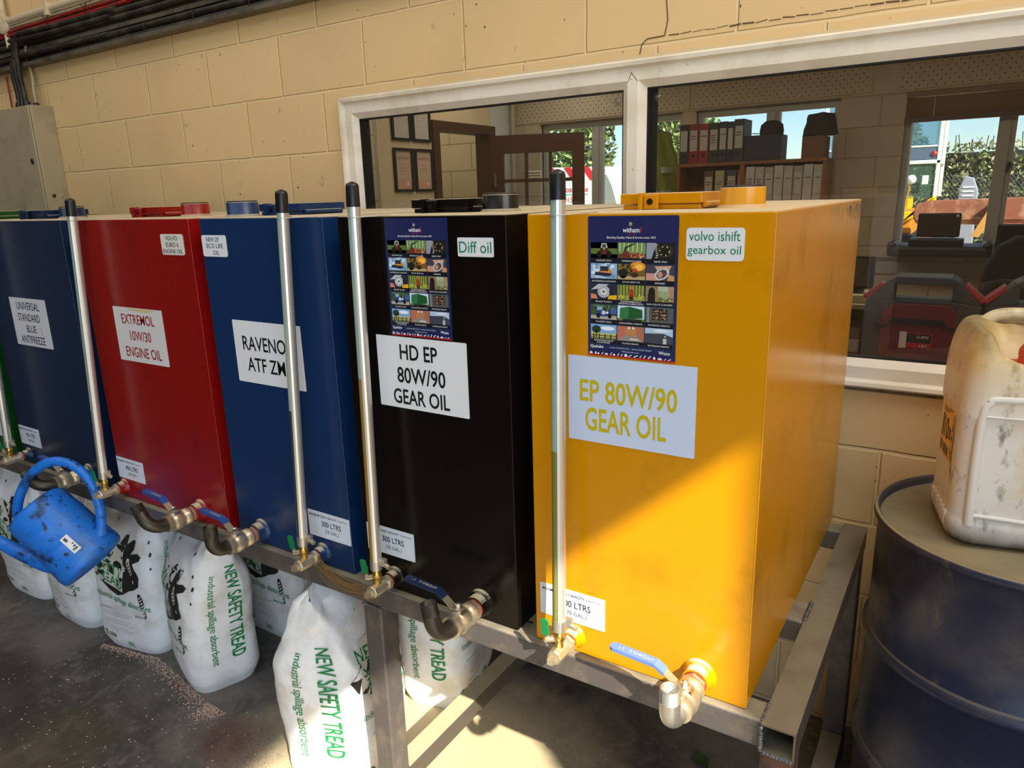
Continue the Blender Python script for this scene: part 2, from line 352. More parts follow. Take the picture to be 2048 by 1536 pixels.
# right wall: slightly skewed, with the big doorway that lets the sun in
def rw(y): return 3.0 + 0.134 * (y + 1.73)
def slab(mb, ya, yb, za, zb, t=0.03):
    v = [(rw(y) + dx, y, z) for z in (za, zb) for y in (ya, yb) for dx in (0, t)]
    mb.add(v, [(0, 2, 3, 1), (4, 5, 7, 6), (0, 1, 5, 4), (2, 6, 7, 3), (0, 4, 6, 2), (1, 3, 7, 5)])
mb = MB(); slab(mb, -1.731, 1.1, 0, 4.6); slab(mb, -6.4, -1.731, 3.70, 4.6); slab(mb, -8.2, -6.4, 0, 4.6)
struct('wall_right', mb, M_block, label='right workshop wall with doorway', cat='wall')
# back wall of painted blocks with the window opening
WX0, WZ0, WX1, WZ1 = -1.402, 1.098, 1.02, 1.966
mb = MB(); wall_with_holes(mb, -7.2, 0, 3.6, 4.6, WY, 1.10, [(WX0, WZ0, WX1, WZ1)])
o = struct('wall_back', mb, M_block, label='cream painted concrete block wall behind the tanks', cat='wall')
# crack in the wall over the window and slip course
mb = MB(); crk = mat('crack_shadow', (96, 74, 48), 0.9)
cp = [(-0.128, 2.27), (-0.122, 2.18), (-0.130, 2.12), (-0.124, 2.06), (-0.132, 2.02), (-0.185, 2.018), (-0.20, 2.005), (-0.206, 1.98)]
for a, b in zip(cp[:-1], cp[1:]): mb.tube([(a[0], WY - 0.0008, a[1]), (b[0], WY - 0.0008, b[1])], 0.0016, 5)
for k in range(26):
    x = -0.12 + k * 0.034; mb.tube([(x, WY - 0.0005, 2.020 + random.uniform(-.002, .003)), (x + 0.03, WY - 0.0005, 2.020 + random.uniform(-.002, .003))], random.uniform(0.0006, 0.002), 5)
mb.build('crack', crk, o)
# plaster bead along the top of the window
mb = MB(); 
for k in range(40):
    x = -1.40 + k * 0.06; h = 1.9745 + 0.0015 * sin(k * 2.1)
    mb.box(x, WY - 0.004, 1.964, x + 0.0601, WY + 0.001, h + 0.002 * random.random())
mb.build('plaster_bead', mat('plaster_bead', (214, 190, 150), 0.8), o)
# window: one wide white plastic frame with a mullion, two panes
mb = MB(); P0 = [(0.0, WY), (0.0, WY - 0.018), (0.006, WY - 0.026), (0.016, WY - 0.024), (0.021, WY - 0.014), (0.024, WY - 0.012), (0.056, WY - 0.012), (0.076, WY + 0.006), (0.076, WY + 0.03)]
frame_rect(mb, WX0, WZ0 - 0.028, WX1, WZ1, P0)
mx0, mx1 = -0.258, -0.184; z0, z1 = WZ0 + 0.03, WZ1 - 0.056
zz0, zz1 = 1.07 + 0.056, WZ1 - 0.056
pl = [(mx0, WY + 0.006), (mx0 + 0.020, WY - 0.0125), (mx1 - 0.022, WY - 0.0125), (mx1, WY + 0.006)]
for (xa, ya), (xb, yb) in zip(pl[:-1], pl[1:]): mb.add([(xa, ya, zz0), (xb, yb, zz0), (xb, yb, zz1), (xa, ya, zz1)], [(0, 1, 2, 3)])
mb.box(mx0, WY + 0.006, zz0, mx1, WY + 0.03, zz1)
# mitre lines of the mullion head
for sx, xa, xb in ((1, mx0 + 0.02, -0.2265), (-1, mx1 - 0.022, -0.2265)):
    mb.tube([(xa, WY - 0.0122, zz1 - 0.004), (xb, WY - 0.0122, zz1 + 0.022)], 0.0009, 4, 1)
win = struct('window_1', mb, [M_upvc, M_gasket], label='wide white plastic window between workshop and office', cat='window')
PX = [(WX0 + 0.076, mx0), (mx1, WX1 - 0.076)]; PZ = (1.07 + 0.076, WZ1 - 0.076)
for a, b in PX:
    g = MB(); frame_rect(g, a - 0.004, PZ[0] - 0.004, b + 0.004, PZ[1] + 0.004, [(0, WY + 0.0075), (0.008, WY + 0.0075), (0.008, WY + 0.034)])
    g.box(a, WY + 0.031, PZ[0], a + 0.022, WY + 0.038, PZ[1]); g.build('gasket', M_gasket, win)
    MB().box(a - 0.002, WY + 0.014, PZ[0] - 0.002, b + 0.002, WY + 0.018, PZ[1] + 0.002).build('glass_pane', M_glass, win)
# sill lip under the frame
MB().box(WX0, WY - 0.004, 1.058, WX1, WY + 0.02, 1.072).build('sill_lip', mat('dirty_sealant', (120, 106, 82), 0.8, dirt=((82, 72, 56), 40, 0.5, 0.6)), win)

# office beyond the window
OY = 5.2
struct('trim_1', MB().box(-4.2, 1.10, 0.98, 2.6, 1.36, 1.06), mat('beech_worktop', (196, 170, 128), 0.5), label='pale worktop along the office side of the window', cat='worktop')
struct('ceiling', MB().box(-5.2, 1.10, 2.78, 2.8, OY + 0.25, 2.9), mat('office_ceiling', (214, 204, 184), 0.9), label='office ceiling', cat='ceiling')
FW = [(-3.0, 0.0, -1.58, 2.245), (-1.47, 1.10, -0.33, 2.245), (0.115, 1.10, 1.45, 2.245)]
mb = MB(); wall_with_holes(mb, -5.2, 0, 2.8, 2.78, OY, OY + 0.2, FW)
struct('wall_far', mb, M_blockoff, label='far block wall of the office', cat='wall')
struct('wall_office_right', MB().box(2.6, 1.1, 0, 2.8, OY, 2.78), M_plaster, label='right office wall', cat='wall')
struct('wall_office_left', MB().box(-5.2, 1.1, 0, -5.0, OY, 2.78), M_plaster, label='left office wall', cat='wall')
struct('wall_hall', MB().box(-3.40, 4.5, 0, -3.30, OY, 2.78), M_white, label='white hall wall by the entrance', cat='wall')
struct('wall_alcove', MB().box(-5.0, 4.1, 0, -2.98, 4.2, 2.78), M_blockalc, label='cream block wall seen through the brown door frame', cat='wall')
struct('wall_store', MB().box(-5.0, 2.85, 0, -2.62, 2.95, 2.78), M_blockalc, label='block wall beyond the plaster partition', cat='wall')
mb = MB(); mb.box(-2.53, 2.37, 0, -2.5, 2.93, 2.78); mb.box(-2.6, 2.93, 2.09, -2.5, 3.62, 2.78)
part = struct('wall_partition', mb, M_plaster, label='plastered partition with four framed certificates', cat='wall')
MB().box(-2.512, 2.364, 0, -2.494, 2.37, 2.78).build('edge_strip', mat('bright_edge_strip', (238, 228, 206), 0.5), part)
M_darkwood = mat('dark_stained_timber', (84, 50, 24), 0.45, var=(14, 0.2))
# brown door frame and the open glazed door
mb = MB()
mb.box(-2.62, 2.90, 0, -2.48, 2.97, 2.10); mb.box(-2.62, 3.585, 0, -2.48, 3.65, 2.10); mb.box(-2.62, 2.97, 2.04, -2.48, 3.585, 2.10)
dfm = struct('trim_2', mb, M_darkwood, label='dark brown timber door frame in the office partition', cat='door frame')
ang = atan2(0.25, 0.62)
mb = MB(); wl = 0.70; st = 0.10
def leafbox(u0, z0, u1, z1, t=0.02): mb.box(u0, -t, z0, u1, t, z1)
leafbox(0, 0, st, 2.03); leafbox(wl - st * .9, 0, wl, 2.03); leafbox(st, 1.90, wl - st * .9, 2.03); leafbox(st, 0, wl - st * .9, 0.35)
us = [st, st + 0.155, st + 0.18, st + 0.335, st + 0.36, wl - st * .9]
leafbox(us[1], 0.35, us[2], 1.9, 0.012); leafbox(us[3], 0.35, us[4], 1.9, 0.012)
for z in (0.90, 1.30, 1.69): leafbox(st, z, wl - st * .9, z + 0.025, 0.012)
dr = struct('door_1', mb, M_darkwood, label='open dark brown office door with small glass panes', cat='door')
dr.location = (-2.49, 3.60, 0); dr.rotation_euler = (0, 0, ang)
MB().box(st, -0.002, 0.35, wl - st * .9, 0.002, 1.9).build('glass_pane', M_glassfar, dr)
mb = MB(); mb.box(0.27, -0.006, 1.722, 0.38, -0.003, 1.772, col=(222, 214, 196)); mb.box(0.275, -0.008, 1.733, 0.37, -0.0065, 1.738, col=(60, 60, 60)); mb.box(0.275, -0.008, 1.752, 0.37, -0.0065, 1.758, col=(60, 60, 60))
mb.build('door_sticker', INK, dr)
MB().tube([(0.03, -0.03, 1.66), (0.03, -0.03, 1.76)], 0.012, 8).build('hinge', mat('dull_steel', (150, 145, 130), 0.4, 0.9), dr)
# far office windows
def far_window(name, x0, z0, x1, z1, muls, lab, panes):
    mb = MB(); frame_rect(mb, x0, z0, x1, z1, [(0, OY + 0.05), (0, OY + 0.07), (0.045, OY + 0.07), (0.055, OY + 0.09), (0.055, OY + 0.12)])
    for m in muls: mb.box(m - 0.055, OY + 0.068, z0 + 0.05, m + 0.055, OY + 0.12, z1 - 0.05); mb.box(m - 0.02, OY + 0.055, z0 + 0.05, m + 0.02, OY + 0.07, z1 - 0.05)
    w = struct(name, mb, M_upvc_far, label=lab, cat='window')
    for a, b in panes: MB().box(a, OY + 0.10, z0 + 0.05, b, OY + 0.104, z1 - 0.05).build('glass_pane', M_glassfar, w)
    return w
far_window('window_2', -3.0, 0.0, -1.58, 2.245, [-2.42], 'glazed entrance beyond the brown door, white van outside', [(-2.95, -2.47), (-2.37, -1.63)])
far_window('window_3', -1.47, 1.10, -0.33, 2.245, [-0.84], 'office window behind the shelf of lever arch files', [(-1.42, -0.9), (-0.78, -0.38)])
w4 = far_window('window_4', 0.115, 1.10, 1.45, 2.245, [0.76], 'office window with blind, digger and hedge outside', [(0.16, 0.70), (0.82, 1.40)])
mb = MB(); mb.box(-0.5, 0, 0, 0.0, 0.02, 0.012)
MB().tube([(0.80, OY + 0.045, 1.70), (0.80, OY + 0.03, 1.72), (0.79, OY + 0.03, 1.66)], 0.012, 8).build('handle', M_gasket, w4)
struct('trim_3', MB().box(0.02, OY - 0.06, 1.055, 1.6, OY + 0.10, 1.085), M_upvc_far, label='white sill under the office window with the blind', cat='window sill')
struct('trim_4', MB().box(0.0, OY - 0.02, 0.93, 1.6, OY + 0.0, 1.02), M_upvc_far, label='pale rail below the office window sill', cat='rail')
# perforated strip above the office windows
for a, b, lab in ((-3.25, -1.52, 'perforated board above the glazed entrance'), (-1.50, -0.12, 'perforated board above the window with the files'), (0.06, 2.4, 'perforated board above the window with the blind')):
    mb = MB(); mb.box(a, OY - 0.012, 2.262, b, OY, 2.455, 0)
    r = 0; z = 2.282
    while z < 2.45:
        x = a + 0.02 + (0.027 if r % 2 else 0)
        while x < b - 0.01:
            mb.poly([(x + 0.0052 * cos(t), z + 0.0052 * sin(t)) for t in [2 * pi * k / 8 for k in range(8)]], lambda u, v: (u, OY - 0.0125, v), 1); x += 0.054
        z += 0.030; r += 1
    struct('trim_5' if a < -2 else ('trim_6' if a < -1 else 'trim_7'), mb, [mat('cream_board', (224, 202, 168), 0.8), M_gasket], label=lab, cat='perforated board')

# ------------------------------------------------------------------ oil tanks
TB, TT, TD = 0.716, 0.85, 0.869                               # rail top, tank height, tank depth
DUST = (206, 190, 156)
def tank_paint(name, col, rough=0.26, streaks=None, spec=0.42):
    d = [((int(col[0] * .8), int(col[1] * .8), int(col[2] * .8)), 5, 0.55, 0.8)]
    if streaks: d.append((streaks, 9, 0.60, 0.72, (1.6, 1.6, 0.22)))
    m = mat(name, col, rough, 0, spec, bump=(7, 0.04), dirt=d)
    return with_dust(m, DUST, 0.72, 1.0, 20)
P_yellow = tank_paint('golden_yellow_paint', (208, 140, 0), 0.24)
P_black = tank_paint('black_gloss_paint', (15, 12, 9), 0.22, spec=0.25)
P_blue = tank_paint('navy_blue_paint', (14, 36, 66), 0.30, (24, 44, 66))
P_bluem = tank_paint('mid_blue_paint', (16, 46, 88), 0.30, (18, 42, 78))
P_red = tank_paint('deep_red_paint', (136, 14, 12), 0.26, (86, 12, 10))
P_green = tank_paint('dark_green_paint', (18, 70, 26), 0.3)
M_brass = mat('nickel_plated_brass', (206, 192, 162), 0.34, 0.75, bump=(80, 0.05), var=(30, 0.18))
M_gold = mat('yellow_brass', (206, 168, 84), 0.28, 0.9)
M_steelb = mat('blackened_steel_fitting', (74, 68, 58), 0.42, 0.7, var=(30, 0.2))
M_zinc = mat('bright_zinc_fitting', (186, 182, 170), 0.35, 0.8)
M_chrome = mat('polished_steel', (220, 216, 205), 0.18, 0.95)
M_redtape = mat('red_thread_sealant', (140, 46, 36), 0.6)
M_bluegrip = mat('blue_lever_sleeve', (44, 78, 150), 0.4)
M_darkgrip = mat('navy_lever_sleeve', (26, 40, 76), 0.35)
M_palegrip = mat('pale_blue_lever_sleeve', (96, 124, 186), 0.45)
M_greenlev = mat('green_tap_lever', (10, 122, 66), 0.4)
M_alu = mat('aluminium_channel', (214, 212, 204), 0.34, 0.75)
M_rubber = mat('black_rubber_cap', (16, 16, 15), 0.32)
M_tubeclear = mat('clear_sight_tube', (150, 170, 156), 0.15, 0, 0.6)
M_oilk = mat('amber_oil', (150, 116, 44), 0.12)
M_oily = mat('olive_oil', (126, 124, 62), 0.12)
M_oilb = mat('dark_oil', (52, 62, 62), 0.12)
M_oilu = mat('grey_tube', (120, 124, 112), 0.2)
M_sticker = INK
WHT = (226, 228, 230)

def FP(y, x0=0.0, z0=0.0): return lambda u, v: (x0 + u, y, z0 + v)
def sticker(tank, name, x0, z0, x1, z1, lines, r=0.004, col=WHT, extra=None):
    mb = MB(); y = -0.0016; w, h = x1 - x0, z1 - z0
    mb.prism(rrect(x0, z0, x1, z1, r), lambda u, v, d: (u, d, v), -0.0001, y, 0, col)
    for t, fx0, fz0, fx1, fz1, c, b in lines:
        mb.text(t, x0 + fx0 * w, z0 + fz0 * h, x0 + fx1 * w, z0 + fz1 * h, FP(y - 0.0005), 0, c, b)
    if extra: extra(mb, y - 0.0004, x0, z0, w, h)
    return mb.build(name, [INK], tank)
def capacity(tank, x0, z0, big, small, stain=False):
    K = (32, 34, 40)
    sticker(tank, 'capacity_label', x0, z0, x0 + 0.142, z0 + 0.068, [
        ('MAXIMUM TANK CAPACITY', .04, .80, .70, .89, K, 0.01), ('(approx)', .73, .80, .95, .89, (110, 112, 120), 0),
        (big, .33, .46, .79, .67, K, 0.018), (small, .40, .18, .73, .35, (70, 72, 80), 0)], 0.001, (214, 220, 230))

PICS = None
def poster(tank, x0, z0):
    """dark blue oil supplier's poster with fifteen captioned pictures"""
    w, h = 0.158, 0.2365; mb = MB(); y = -0.0016
    mb.prism(rrect(x0, z0, x0 + w, z0 + h, 0.003), lambda u, v, d: (u, d, v), -0.0001, y, 0, (30, 36, 84))
    def P(d): return lambda u, v: (x0 + u * w, y - d, z0 + v * h)
    mb.rect(.02, .06, .98, .80, P(.0002), 0, (28, 44, 84))
    mb.text('witham', .40, .888, .585, .922, P(.0004), 0, (238, 238, 240), 0.02)
    arc = [(.585 + .022 * cos(t), .905 + .021 * sin(t)) for t in [radians(a) for a in range(-75, 76, 15)]]
    arc2 = [(.582 + .015 * cos(t), .905 + .019 * sin(t)) for t in [radians(a) for a in range(75, -76, -15)]]
    mb.poly(arc + arc2, P(.0004), 0, (206, 40, 50))
    mb.text('GROUP', .455, .872, .545, .880, P(.0004), 0, (196, 40, 50), 0)
    mb.ell(.487, .948, .018, .010, P(.0004), 0, (170, 160, 140)); mb.rect(.465, .934, .51, .938, P(.0005), 0, (150, 150, 150))
    mb.text('Blending Quality, Value & Service since 1921', .22, .842, .76, .862, P(.0004), 0, (232, 232, 236), 0.012)
    caps = ['ENGINE OILS', 'HYDRAULIC OILS', 'GEAR OILS', 'ANTIFREEZE & COOLANTS', 'QUAD BIKE OIL', 'GREASES', 'BRAKE FLUIDS', 'ENVIRONMENTALLY|SENSITIVE LUBRICANTS', 'GUN OILS & CLEANERS',
            'CLASSIC OILS', 'INDUSTRIAL PAINTS', 'INTERIOR PAINTS', 'WOODCARE PAINTS|& COATINGS', 'FLOOR PAINTS', 'EXTERIOR PAINTS']
    cw, chh = .305, .1412; K = 0
    for r in range(5):
        for c in range(3):
            px, pz = .035 + c * .315, .824 - (r + 1) * .1462
            mb.rect(px, pz, px + cw, pz + chh, P(.0003), 0, (16, 18, 28))
            q0 = pz + .034; qh = chh - .034
            def Q(d): return lambda u, v: (x0 + (px + u * cw) * w, y - .0003 - d * .0001, z0 + (q0 + v * qh) * h)
            picture(mb, K, Q)
            t = caps[K].split('|')
            for i, s in enumerate(t):
                ww = min(.28, .0155 * len(s)); zc = pz + (.010 if len(t) == 1 else (.018 - i * .0145))
                mb.text(s, px + cw / 2 - ww / 2, zc, px + cw / 2 + ww / 2, zc + .0115, P(.0006), 0, (226, 226, 230), 0.01)
            K += 1
    mb.text('Qualube', .03, .055, .185, .082, P(.0004), 0, (236, 236, 240), 0.03)
    mb.text('Lincoln 01522 521192  |  Soham 01353 723373', .26, .062, .74, .075, P(.0004), 0, (214, 216, 226), 0)
    mb.text('withamgroup.co.uk', .40, .040, .60, .053, P(.0004), 0, (214, 216, 226), 0)
    mb.text('Woco', .82, .050, .945, .074, P(.0004), 0, (236, 236, 240), 0.03)
    mb.rect(.0, .0, 1.0, .012, P(.0004), 0, (176, 30, 44))
    rnd = random.Random(3); u = .02
    while u < .96:
        ww = rnd.choice((.025, .035, .045, .02)); hh = rnd.uniform(.012, .024)
        if rnd.random() < .3: mb.poly([(u, .012), (u + ww, .012), (u + ww, .012 + hh * .6), (u + ww / 2, .012 + hh), (u, .012 + hh * .6)], P(.0005), 0, (236, 236, 240))
        else: mb.rect(u, .012, u + ww, .012 + hh * .55, P(.0005), 0, (236, 236, 240)); mb.rect(u + ww * .5, .012, u + ww, .012 + hh, P(.0005), 0, (236, 236, 240))
        u += ww + rnd.uniform(.012, .03)
    return mb.build('poster', [INK], tank)
def picture(mb, k, Q):
    R = lambda a, b, c, d, col, l=1: mb.rect(a, b, c, d, Q(l), 0, col)
    E = lambda a, b, c, d, col, l=2, n=14, rot=0: mb.ell(a, b, c, d, Q(l), 0, col, n, rot)
    Y = lambda pts, col, l=2: mb.poly(pts, Q(l), 0, col)
    rnd = random.Random(k)
    def specks(n, cols, x0=0, y0=0, x1=1, y1=1, s=.05, l=3):
        for _ in range(n):
            a, b = rnd.uniform(x0, x1 - s), rnd.uniform(y0, y1 - s); R(a, b, a + s * rnd.uniform(.4, 1), b + s * rnd.uniform(.6, 1.4), rnd.choice(cols), l + rnd.random())
    if k == 0:
        R(0, 0, 1, 1, (96, 116, 50)); R(0, .78, 1, 1, (190, 196, 150)); R(0, .62, 1, .78, (60, 74, 40)); R(0, 0, 1, .25, (70, 60, 34))
        R(.36, .30, .66, .66, (58, 44, 34), 3); Y([(.38, .66), (.64, .66), (.60, .95), (.42, .95)], (206, 200, 186), 3); R(.44, .68, .58, .88, (60, 70, 70), 4)
        E(.33, .24, .10, .22, (26, 24, 22), 5); E(.69, .24, .10, .22, (26, 24, 22), 5); R(.44, .22, .58, .55, (110, 40, 30), 5); E(.51, .6, .03, .05, (230, 220, 190), 6)
    elif k == 1:
        R(0, 0, 1, 1, (120, 150, 82)); [R(.05 + i * .16, .45, .08 + i * .16, 1, (210, 224, 180), 2) for i in range(6)]
        R(0, 0, 1, .28, (96, 66, 44), 3); Y([(.20, .25), (.24, .70), (.60, .98), (.64, .94), (.30, .64), (.28, .25)], (34, 36, 30), 4); E(.30, .25, .14, .22, (120, 50, 36), 5); specks(26, [(206, 170, 130), (150, 96, 66), (180, 60, 44)], .42, 0, 1, .4, .09, 6)
    elif k == 2:
        R(0, 0, 1, 1, (30, 28, 26)); Y([(0, 1), (.35, 1), (.18, 0), (0, 0)], (150, 156, 168), 2); [E(.36 + .03 * sin(i), .1 + i * .13, .06, .035, (190, 184, 160), 3, 10, .4) for i in range(7)]
        E(.66, .5, .28, .40, (58, 50, 36), 3); E(.64, .5, .2, .3, (32, 28, 22), 4); [E(.64 + .17 * cos(i), .5 + .28 * sin(i), .02, .045, (224, 210, 160), 5, 8) for i in range(7)]
    elif k == 3:
        R(0, 0, 1, 1, (150, 184, 214)); specks(30, [(206, 224, 240), (110, 150, 186), (230, 240, 248)], 0, 0, 1, 1, .2, 2); R(.36, .38, .68, .82, (70, 66, 60), 6); R(.40, .58, .64, .78, (40, 50, 60), 7); R(.38, .38, .68, .50, (226, 150, 40), 7); Y([(.15, .22), (.75, .16), (.82, .36), (.18, .44)], (30, 44, 70), 8); E(.74, .5, .06, .16, (220, 140, 40), 8)
    elif k == 4:
        R(0, 0, 1, 1, (120, 92, 44)); E(.72, .85, .3, .3, (236, 150, 40), 2); E(.78, .8, .15, .2, (250, 200, 90), 3); specks(30, [(60, 60, 30), (150, 130, 60), (40, 36, 24)], 0, .3, .6, 1, .12, 4); E(.20, .38, .16, .32, (34, 32, 26), 6); R(.55, .5, .72, .72, (190, 80, 40), 6); R(0, 0, 1, .22, (190, 164, 116), 6); E(.62, .3, .14, .16, (60, 40, 30), 7)
    elif k == 5:
        R(0, 0, 1, 1, (64, 66, 78)); Y([(.0, .0), (.5, .0), (.36, .45), (.0, .45)], (206, 150, 130), 2); Y([(.3, .9), (.9, .95), (.8, .6), (.4, .62)], (214, 160, 140), 3); Y([(.75, 0), (1, 0), (1, .3), (.8, .4)], (206, 150, 90), 3)
        E(.56, .42, .24, .40, (206, 210, 214), 4, 20, -.3); E(.56, .42, .17, .30, (90, 70, 66), 5, 20, -.3); [E(.56 + .205 * cos(t), .42 + .35 * sin(t), .018, .03, (110, 116, 124), 6, 8) for t in [i * .7 for i in range(9)]]; E(.5, .38, .09, .2, (200, 140, 120), 6)
    elif k == 6:
        R(0, 0, 1, 1, (40, 44, 58)); Y([(0, .6), (.3, 1), (.7, 1), (.4, .7)], (190, 196, 206), 2); E(.5, .5, .24, .42, (176, 180, 182), 3); E(.5, .5, .13, .22, (220, 222, 222), 4); E(.5, .5, .05, .09, (90, 92, 96), 5); Y([(0, 0), (.28, 0), (.2, .3), (0, .35)], (214, 130, 110), 5); Y([(.66, 0), (1, 0), (1, .3), (.7, .25)], (236, 180, 30), 5); R(.72, .4, .86, .7, (34, 34, 34), 5)
    elif k == 7:
        R(0, 0, 1, 1, (150, 158, 70)); [R(.04 + i * .115, .3, .08 + i * .115, 1, (70, 76, 34), 2) for i in range(9)]; specks(24, [(196, 190, 80), (110, 130, 40)], 0, 0, 1, .5, .12, 3); Y([(.42, .2), (.60, .2), (.58, .72), (.46, .76)], (170, 50, 30), 6); E(.52, .82, .05, .09, (214, 110, 60), 7); R(.44, .02, .58, .24, (60, 50, 40), 6)
    elif k == 8:
        R(0, 0, 1, 1, (150, 124, 84)); R(.44, .2, .80, 1, (176, 186, 160), 2); [R(.46 + i * .07, .1, .49 + i * .07, .7, (120, 140, 80), 3) for i in range(5)]; R(.8, .3, 1, 1, (170, 140, 110), 2); E(.22, .62, .12, .30, (26, 24, 22), 4); R(.08, 0, .34, .5, (34, 32, 28), 5); specks(16, [(96, 110, 60), (200, 180, 130)], .4, 0, 1, .3, .1, 5)
    elif k == 9:
        R(0, 0, 1, 1, (60, 84, 60)); R(0, 0, 1, .25, (176, 170, 160), 2); specks(20, [(90, 120, 80), (40, 60, 40)], 0, .6, 1, 1, .15, 2); Y([(.2, .2), (.72, .2), (.74, .55), (.30, .62)], (40, 70, 140), 4); Y([(.24, .6), (.46, .62), (.44, .86), (.26, .84)], (150, 176, 206), 4); E(.50, .45, .08, .14, (210, 214, 220), 5); E(.30, .24, .07, .18, (20, 20, 24), 6); E(.74, .24, .07, .18, (20, 20, 24), 6); R(.76, .4, 1, .8, (70, 96, 150), 4); E(.64, .46, .05, .08, (230, 230, 230), 6)
    elif k == 10:
        R(0, 0, 1, 1, (206, 222, 240)); R(0, 0, 1, .16, (110, 116, 70), 2); Y([(.08, .18), (.40, .12), (.94, .22), (.92, .78), (.44, .96), (.10, .84)], (34, 92, 50), 3); Y([(.40, .12), (.44, .96), (.10, .84), (.08, .18)], (52, 120, 70), 4); [Y([(.5 + i * .1, .16 + i * .01), (.515 + i * .1, .16 + i * .01), (.515 + i * .1, .88 - i * .03), (.5 + i * .1, .89 - i * .03)], (24, 70, 38), 5) for i in range(4)]; R(.2, .0, .9, .12, (40, 44, 36), 5)
    elif k == 11:
        R(0, 0, 1, 1, (84, 92, 88)); R(.24, .12, .80, .92, (56, 42, 32), 2); [R(.26, .14 + i * .2, .78, .17 + i * .2, (150, 130, 110), 3) for i in range(4)]; specks(30, [(190, 150, 120), (214, 200, 180), (120, 80, 60)], .26, .2, .78, .9, .06, 4); R(.5, .12, .525, .92, (40, 30, 24), 8); R(.06, 0, .14, 1, (130, 140, 134), 3)
    elif k == 12:
        R(0, 0, 1, 1, (126, 176, 224)); E(.65, .75, .28, .14, (240, 244, 250), 2); R(0, 0, 1, .42, (196, 190, 120), 3); E(.22, .66, .18, .26, (44, 60, 34), 4); R(.2, .1, .24, .6, (40, 34, 26), 4); R(0, .22, 1, .27, (50, 40, 30), 5); R(0, .08, 1, .12, (50, 40, 30), 5); [R(.1 + i * .22, 0, .14 + i * .22, .36, (44, 36, 28), 6) for i in range(5)]; R(0, 0, 1, .06, (110, 130, 70), 4)
    elif k == 13:
        R(0, 0, 1, 1, (176, 110, 84)); Y([(.28, .38), (.72, .38), (.72, .92), (.28, .92)], (190, 130, 80), 2); Y([(0, 0), (1, 0), (.72, .38), (.28, .38)], (150, 140, 130), 3); R(.40, .82, .48, .97, (236, 230, 220), 4); R(.56, .82, .64, .97, (236, 230, 220), 4); Y([(0, 0), (.28, .38), (.28, .92), (0, 1)], (190, 110, 90), 3); Y([(.45, .1), (.9, .08), (.7, .2), (.5, .2)], (220, 214, 206), 5)
    else:
        R(0, 0, 1, 1, (176, 204, 226)); E(.6, .85, .3, .1, (226, 232, 238), 2); Y([(0, 0), (1, 0), (1, .48), (.7, .66), (0, .60)], (66, 70, 82), 3); Y([(.0, .60), (.7, .66), (.7, .68), (.0, .63)], (40, 44, 54), 4); R(.66, .0, .78, .36, (196, 200, 200), 4); E(.73, .5, .03, .04, (240, 240, 230), 5)

